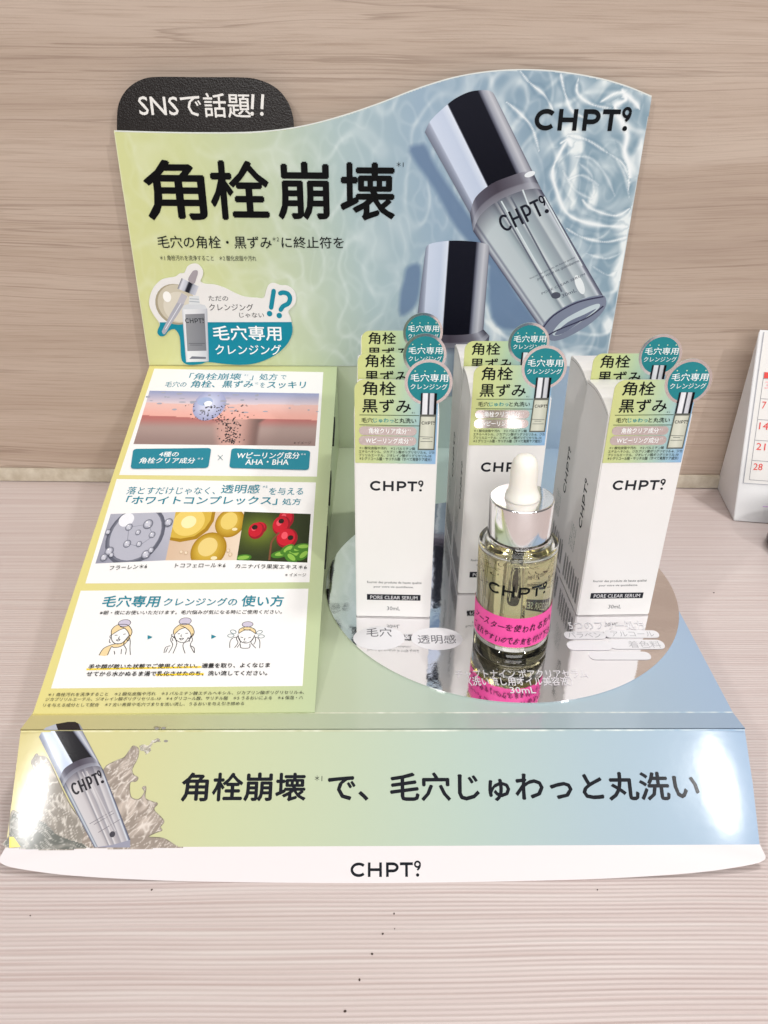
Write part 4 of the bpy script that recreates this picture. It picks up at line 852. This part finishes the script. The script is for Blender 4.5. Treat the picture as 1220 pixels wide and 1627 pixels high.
# ------------------------------------------------------------------ product cartons
BW, BD, BH = 37.0, 36.8, 108.5
grad = mat('green_to_blue_label', rough=.34, coat=.2); t = NT(grad); sp = t.n('SeparateXYZ'); t.l(t.n('TexCoord').outputs['Object'], sp.inputs[0])
fx = t.math('MULTIPLY_ADD', sp.outputs['X'], 1 / .036, .5); fx = t.math('ADD', fx, t.math('MULTIPLY_ADD', sp.outputs['Z'], -3.0, .30))
t.l(t.ramp(fx, [(.0, (206, 211, 142)), (.3, (197, 211, 153)), (.6, (177, 205, 182)), (.85, (156, 194, 210)), (1, (144, 184, 221))]), grad.node_tree.nodes['Principled BSDF'].inputs['Base Color'])
def make_carton():
    t = thing('serum_carton', '', 'carton', (0, 0, 0))
    w, d = BW / 2000, BD / 2000; bm = bmesh.new()
    prof = [(-d, .0002), (d, .0002), (d, (BH + 3.4) / 1000)] + [(d - 2 * d * s, (BH + 3.4 - 3.4 * s + 2.6 * math.sin(PI * s)) / 1000) for s in (.15, .3, .45, .6, .75, .9)] + [(-d, BH / 1000)]
    add_prism(bm, [(-w, y, z) for y, z in prof], (2 * w, 0, 0))
    es = [e for e in bm.edges if abs(e.verts[0].co.x - e.verts[1].co.x) < 1e-6 or e.verts[0].co.z < .001 or abs(abs(e.verts[0].co.y) - d) < 1e-5]
    bmesh.ops.bevel(bm, geom=es, offset=.0005, segments=2, affect='EDGES', clamp_overlap=True)
    body = bm_obj('carton_body', bm, M_carton, t)
    fr = frame((-BW / 2, -BD / 2, 0), (1, 0, 0), (0, 0, 1))
    sh = Sheet(fr, .02, .04); K = (30, 32, 40)
    sh.logo([(7.05,71.45),(31.09,76.51)], K, .21); sh.build('word_mark', M_matt, t); sh = Sheet(fr, .02, .04)
    sh.text('fournir des produits de haute qualité', [(5.45,20.13),(32.13,21.86)], (60, 60, 66), .004); sh.text('pour votre vie quotidienne.', [(8.79,17.68),(28.26,19.17)], (60, 60, 66), .004)
    (a, b), (c, e) = [(5.42,10.61),(31.87,14.05)]; sh.poly([(a, b), (c, b), (c, e), (a, e)], K)
    sh.text('PORE CLEAR SERUM', [(7.11,11.17),(30.36,13.24)], (232, 232, 234)); sh.text('30mL', [(15.37,4.48),(21.89,6.77)], (96, 96, 100))
    sh.build('fine_print', M_matt, t)
    # left side print, read from bottom to top
    fl = frame((-BW / 2, BD / 2, 0), (0, -1, 0), (0, 0, 1)); sh = Sheet(lambda u, v, h: fl(u, v, h), .02, .04)
    sh.logo(((8.5, 53.5), (34.5, 58.5)), K, .19, rot=PI / 2)
    for i in range(4): sh.text(('毛穴専用クレンジング', '洗い流し用オイル美容液', 'ポアクリアセラム', '毛穴の角栓・黒ずみに')[i], ((6 - 4 + i * 2.6, 31.6), (6 + 14 - 4 + i * 2.6 - 0.2, 33.0)), (92, 128, 118), rot=PI / 2)
    R9 = random.Random(9)
    for i in range(7):
        u = 5.5 + i * 4.2; sh.many([[(u + k_ * 1.25, 4.5), (u + k_ * 1.25 + .6, 4.5), (u + k_ * 1.25 + .6, 20 - R9.uniform(0, 4)), (u + k_ * 1.25, 20 - R9.uniform(0, 4))] for k_ in range(2)], (66, 66, 72))
    sh.build('carton_side_print', M_matt, t)
    tl = [(BD * s, BH + 3.4 - 3.4 * s + 2.6 * math.sin(PI * s) - 1.5) for s in (.05, .2, .35, .5, .65, .8, .95)]; sh = Sheet(lambda u, v, h: fl(u, v, h), 0, .03); sh.stroke(tl, .22, (158, 150, 146)); sh.build('tuck_line', M_matt, t)
    # the display label on the front, rising above the top edge with a round badge
    bc = [(31.81,123.46)][0]; br = [(31.81,123.46),(41.95,123.51)]; br = br[1][0] - br[0][0]
    xl_, yb_, xr_ = .4, [(0.31,85.55)][0][1], 36.2; yt = 124.4
    a0 = math.asin(max(-1, min(1, (yt - bc[1]) / br))); a1 = -math.acos(max(-1, min(1, (xr_ - bc[0]) / br)))
    outl = [(xr_, yb_)] + [(bc[0] + br * math.cos(a1 + (PI - a0 - a1) * i / 40), bc[1] + br * math.sin(a1 + (PI - a0 - a1) * i / 40)) for i in range(41)]
    outl += [(xl_ + 4.5 - 4.5 * math.sin(i * PI / 16), yt - 4.5 + 4.5 * math.cos(i * PI / 16)) for i in range(9)] + [(xl_, yb_)]
    fL = frame((-BW / 2, -BD / 2 - .42, 0), (1, 0, 0), (0, 0, 1))
    lab = slab('front_label', outl, fL, .32, grad, t)
    sh = Sheet(fL, 0, .02); LK = (22, 24, 26)
    sh.ell(bc, br, br, (255, 255, 255), 1, 48); sh.ell(bc, br * .875, br * .875, (44, 134, 142), 0, 48)
    sh.text('毛穴専用', [(24.19,123.88),(39.98,127.32)], WH, .004); sh.text('クレンジング', [(24.27,120.4),(39.83,122.92)], WH)
    sh.many([ellpts(p, .3, .3, 8) for p in [(26.02,128.47),(30.17,128.48),(34.31,128.5),(38.33,128.52)]], (214, 226, 190))
    sh.text('角栓', [(3.92,117.4),(18.06,123.73)], LK, .014); sh.text('黒ずみ', [(3.69,109.54),(24.7,115.85)], LK, .014); sh.text('＊1', [(24.99,109.36),(26.34,110.3)], LK)
    sh.strokes([[(2.43,108.47),(28.34,108.57)], [(2.4,103.88),(28.48,103.77)]], .28, (60, 74, 50))
    sh.text('毛穴', [(3.35,104.9),(8.26,107.22)], LK, .01); sh.text('じゅわっ', [(8.52,104.99),(17.31,107.11)], (40, 146, 156), .014); sh.text('と丸洗い', [(17.66,104.96),(27.12,107.28)], LK, .012)
    for q in ([(2.3,99.1),(27.42,103.23)], [(2.13,94.32),(27.43,98.7)]): sh.rrect(q[0][0], q[0][1], q[1][0], q[1][1], abs(q[1][1] - q[0][1]) * .48, (255, 255, 255), 1)
    sh.text('角栓クリア成分', [(6.49,99.87),(23.07,102.53)], WH, .01); sh.text('＊2', [(23.35,101.37),(24.85,102.19)], WH); sh.text('Wピーリング成分', [(5.08,95.23),(24.07,97.93)], WH, .01); sh.text('＊3', [(24.35,96.96),(25.73,97.8)], WH)
    for tt, q in (('＊1 酸化皮脂や汚れ　＊2 パルミチン酸', [(2.31,92.29),(26.99,93.63)]), ('エチルヘキシル、ジカプリン酸ポリグリセリル-6、ジカ', [(2.1,90.53),(35.53,91.97)]), ('プリリルエーテル、ジオレイン酸ポリグリセリル-10', [(2.09,88.83),(34.18,90.27)]), ('＊3 グリコール酸・サリチル酸（すべて角質ケア成分）', [(2.27,86.98),(34.37,88.64)])): sh.text(tt, q, (40, 44, 40), .004)
    cp = [(28.63,109.24),(35.59,109.26),(35.57,118.89),(28.76,118.87)]
    sh.grid(cp, lambda a, b: stops(a, [(0, (30, 30, 36)), (.10, (40, 40, 46)), (.13, (226, 228, 234)), (.42, (236, 238, 242)), (.46, (60, 62, 70)), (.54, (50, 52, 60)), (.58, (214, 216, 222)), (.82, (196, 198, 206)), (.85, (16, 16, 20)), (1, (16, 16, 20))]), 40, 1)
    bp = [(28.12,92.44),(35.51,92.46),(35.59,109.26),(28.63,109.24)]
    sh.grid(bp, lambda a, b: stops(a, [(0, (70, 72, 66)), (.05, (110, 112, 100)), (.1, (206, 208, 192)), (.5, (218, 219, 204)), (.9, (196, 198, 182)), (.95, (110, 112, 100)), (1, (60, 62, 58))]) if .03 < b < .95 else (96, 98, 92), 20, 40)
    sh.logo([(29.41,104.52),(34.97,106.03)], (40, 42, 44), .18)
    sh.strokes([[(28.76,98.84),(34.63,98.66)], [(30.06,97.95),(33.25,97.89)], [(29.15,96.56),(34.45,96.58)]], .22, (90, 92, 88))
    sh.build('label_print', [M_ink, M_foil], lab)
    return t
proto = make_carton()
def copy_tree(o, parent=None):
    c = o.copy(); C.objects.link(c); c.parent = parent
    for ch in list(o.children): copy_tree(ch, c)
    return c
zb = Z0 + .00005 + PT / 1000
spots = [(-8.8, 66.9, -1.8, 'front white carton of the left row of three, just behind the white oval prints'),
         (-8.2, 104.2, .3, 'middle white carton of the left row of three, only its label and badge showing'),
         (-7.0, 141.4, .6, 'rearmost white carton of the left row of three, nearest the tall printed header'),
         (44.2, 86.5, .2, 'front white carton of the middle row, directly behind the dropper bottle'),
         (44.0, 123.8, .8, 'rear white carton of the middle row, its badge overlapped by the next carton'),
         (102.3, 67.4, 1.4, 'front white carton of the right row, nearest the right rim of the silver plate'),
         (102.5, 104.6, .9, 'rear white carton of the right row, its badge against the wood wall')]
for i, (x, y, a, lb) in enumerate(spots):
    o = proto if i == 0 else copy_tree(proto)
    a = math.radians(a); hx, hy = BW / 2, BD / 2
    o.location = ((x + hx * math.cos(a) - hy * math.sin(a)) / 1000, (y + hx * math.sin(a) + hy * math.cos(a)) / 1000, zb)
    o.rotation_euler = (0, 0, a); o['label'] = lb; o['group'] = 'serum cartons on the display'

# ------------------------------------------------------------------ dropper bottle
bot = thing('serum_bottle', 'clear glass dropper bottle with cream bulb and pink handwritten tape round it', 'bottle', (.0650, .0450, zb - .0001)); bot.rotation_euler = (0, -.021, 0)
def L2(bm, pr, seg=96): lathe(bm, [(r / 1000, z / 1000) for r, z in pr], seg)
bm = bmesh.new()
L2(bm, [(0, 9.3), (17.2, 9.3), (17.4, 9.5), (17.4, 57.9), (17.2, 58.8), (16.5, 59.4), (14.9, 59.5), (14.3, 59.8), (14.0, 60.5), (13.7, 63.0), (9.6, 63.4), (9.4, 62), (9.4, 60), (10.2, 57.6), (14.0, 56.6), (15.4, 55.2), (15.7, 53.3), (15.7, 12.5), (15.0, 10.9), (12, 10.2), (0, 10.0)])
bm_obj('glass_body', bm, M_glass, bot, smooth=True)
bm = bmesh.new(); L2(bm, [(0, 9.95), (12, 10.15), (15.05, 10.85), (15.75, 12.5), (15.75, 53.4), (15.45, 55.2), (15.0, 55.6), (14.6, 55.7), (0, 55.7)]); bm_obj('serum', bm, M_serum, bot, smooth=True)
bm = bmesh.new(); L2(bm, [(0, 79.6), (13.4, 80.0), (13.8, 79.6), (13.8, 61.6), (13.6, 61.1), (12.6, 61.1), (12.6, 63.6), (0, 63.6)][::-1]); 
o = bm_obj('collar', bm, M_chrome, bot); md = o.modifiers.new('bevel', 'BEVEL'); md.width = .0004; md.segments = 3; md.limit_method = 'ANGLE'; md.angle_limit = .6
for p in o.data.polygons: p.use_smooth = abs(p.normal.z) < .5
bm = bmesh.new(); L2(bm, [(0, 79.8), (7.4, 79.8), (7.5, 80.5), (7.1, 81.7), (6.3, 83.4), (5.95, 85), (5.8, 87), (5.75, 92.5), (5.55, 94.9), (4.95, 97.1), (3.9, 98.6), (2.4, 99.5), (1.0, 99.8), (0, 99.85)], 48); bm_obj('bulb', bm, M_cream, bot, smooth=True)
bm = bmesh.new(); L2(bm, [(3.5, 62.5), (3.5, 16), (2.6, 13.5), (1.6, 12.5), (1.1, 12.5), (1.2, 13.4), (2.2, 16), (2.4, 20), (2.4, 62.5), (3.5, 62.5)], 48); bm_obj('pipette', bm, M_tube, bot, smooth=True)
cyl = lambda R, a0=0: (lambda u, v, h: Vector(((R + h) * math.sin(u / R + a0), -(R + h) * math.cos(u / R + a0), v)))
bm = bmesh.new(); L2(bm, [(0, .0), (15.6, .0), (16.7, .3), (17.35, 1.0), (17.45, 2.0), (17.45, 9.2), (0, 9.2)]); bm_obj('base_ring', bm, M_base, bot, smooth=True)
sh = Sheet(cyl(17.4, PI), 0, .05); RB = random.Random(12)
for i, s in enumerate(('洗い流し用オイル美容液', '毛穴の角栓・黒ずみ', 'ポアクリアセラム', 'パルミチン酸エチルヘキシル', 'ジカプリン酸ポリグリセリル-6', 'ジカプリリルエーテル', 'グリコール酸、サリチル酸', 'うるおいによる', 'fournir des produits')):
    w_ = len(s) * (1.5 if i < 8 else .8); sh.text(s, ((-13, 49.5 - i * 2.5), (-13 + w_ * .95, 51.0 - i * 2.5)), (44, 46, 44))
sh.build('back_print', M_ink, bot)
sh = Sheet(cyl(17.4, -.10), 0, .05); sh.logo(((-13.8, 39.6), (13.8, 45.1)), (18, 20, 22), .2); sh.build('bottle_lettering', M_ink, bot)
sh = Sheet(cyl(17.4, -.05), .02, .12)
sh.grid([(-34, 11.8), (34, 12.8), (34, 29.0), (-34, 28.2)], (255, 255, 255), 60, 2); sh.build('pink_tape', M_pink, bot)
sh = Sheet(cyl(17.4, -.05), 0, .16); RH = random.Random(4)
for s, v, u0, u1, hgt in (('ブースターを使われる方へ', 22.9, -23.5, 20, 4.2), ('こぼれやすいのでお気を付け下さい', 16.2, -24, 21.5, 3.9)):
    n = len(s); p = (u1 - u0) / n
    for i, ch in enumerate(s):
        cx = u0 + (i + .5) * p + RH.uniform(-.12, .12); hh = hgt * RH.uniform(.8, 1.06); ww = p * RH.uniform(.72, .92); vv = v + RH.uniform(-.5, .5)
        if ch == 'ー': hh = .5
        sh.text(ch, ((cx - ww / 2, vv - hh / 2), (cx + ww / 2, vv + hh / 2)), (26, 10, 34), .008, rot=RH.uniform(-.2, .2), slant=RH.uniform(.1, .35))
sh.build('handwriting', M_matt, bot)

# ------------------------------------------------------------------ desk calendar at the right edge
cal = thing('desk_calendar', 'white tent shaped desk calendar with red Sunday numbers, cut off by the right edge', 'calendar', (.2563, .2263, 0), math.atan2(-.17, 1))
HC = 133.0; ln = math.radians(13.5); cs, sn = math.cos(ln), math.sin(ln)
fr_C0 = frame((0, 0, .6), (1, 0, 0), (0, sn, cs)); fr_C = lambda u, v, h: fr_C0(u - .037 * v, v, h); CW = 150
bm = bmesh.new(); pf = [(0, .0004), (HC * sn / 1000, HC * cs / 1000), (.0545, .0009), (.046, .0004)]
add_prism(bm, [(-.037 * z, y, z) for y, z in pf], (CW / 1000, 0, 0)); bm_obj('card_stand', bm, M_pageside, cal, bevel=.0004)
sh = Sheet(fr_C, .05, .25)
pg = [(3.53,27.69),(17.75,28.81),(0.69,130.89),(-0.33,130.84)]
x0c, y0c, y1c = 3.0, pg[0][1], pg[2][1]
sh.poly([(x0c, y0c), (CW - 4, y0c), (CW - 4, y1c), (x0c, y1c)], (244, 243, 245)); sh.build('calendar_page', M_white, cal)
sh = Sheet(fr_C, .03, .4); GL = (150, 150, 156); RDC = (232, 84, 78)
sh.strokes([[(x0c, y0c), (x0c, y1c)], [(x0c, y0c), (CW - 4, y0c)]], .5, (176, 178, 186))
gx = 6.6; ys = [p[1] for p in [(7.23,30.32),(5.52,44.11),(4.28,58.34),(3.54,72.64),(2.79,86.85),(2.65,100.36),(2.77,104.72)]]
sh.strokes([[(gx, ys[0]), (gx, ys[6])]] + [[(gx, y), (gx + 19 * 7, y)] for y in ys[:6]] + [[(gx + 19 * k_, ys[0]), (gx + 19 * k_, ys[5])] for k_ in range(1, 8)], .35, GL)
sh.poly([(gx + .3, ys[5] + .3), (gx + 19, ys[5] + .3), (gx + 19, ys[6]), (gx + .3, ys[6])], RDC)
for tt, row in (('31', 4), ('7', 3), ('14', 2), ('21', 1), ('28', 0)):
    y1_ = ys[row + 1] - 1.8; sh.text(tt, ((gx + 1.6, y1_ - 4.8), (gx + 1.6 + (2.6 if len(tt) == 1 else 6.0), y1_)), RDC if row < 4 else (246, 190, 190), .004)
sh.stroke([(18, 12), (60, 12)], .5, (206, 160, 222))
sh.build('calendar_print', M_matt, cal)

# ------------------------------------------------------------------ dark pot cut off by the right edge
pot = thing('black_pot', 'glossy black rounded pot standing below the calendar, mostly out of frame at the right', 'pot', (.2857, .187, 0))
bm = bmesh.new(); L2(bm, [(0, .2), (17, .2), (20, .8), (22.4, 3.0), (22.6, 5), (21.2, 18), (20.6, 19), (0, 19.0)], 64); bm_obj('pot_body', bm, M_dark, pot, smooth=True)
bm = bmesh.new(); L2(bm, [(0, 19.2), (20.4, 19.2), (21.3, 20), (21.3, 27), (20.4, 28), (0, 28.2)], 64); bm_obj('pot_lid', bm, M_dark, pot, smooth=True)
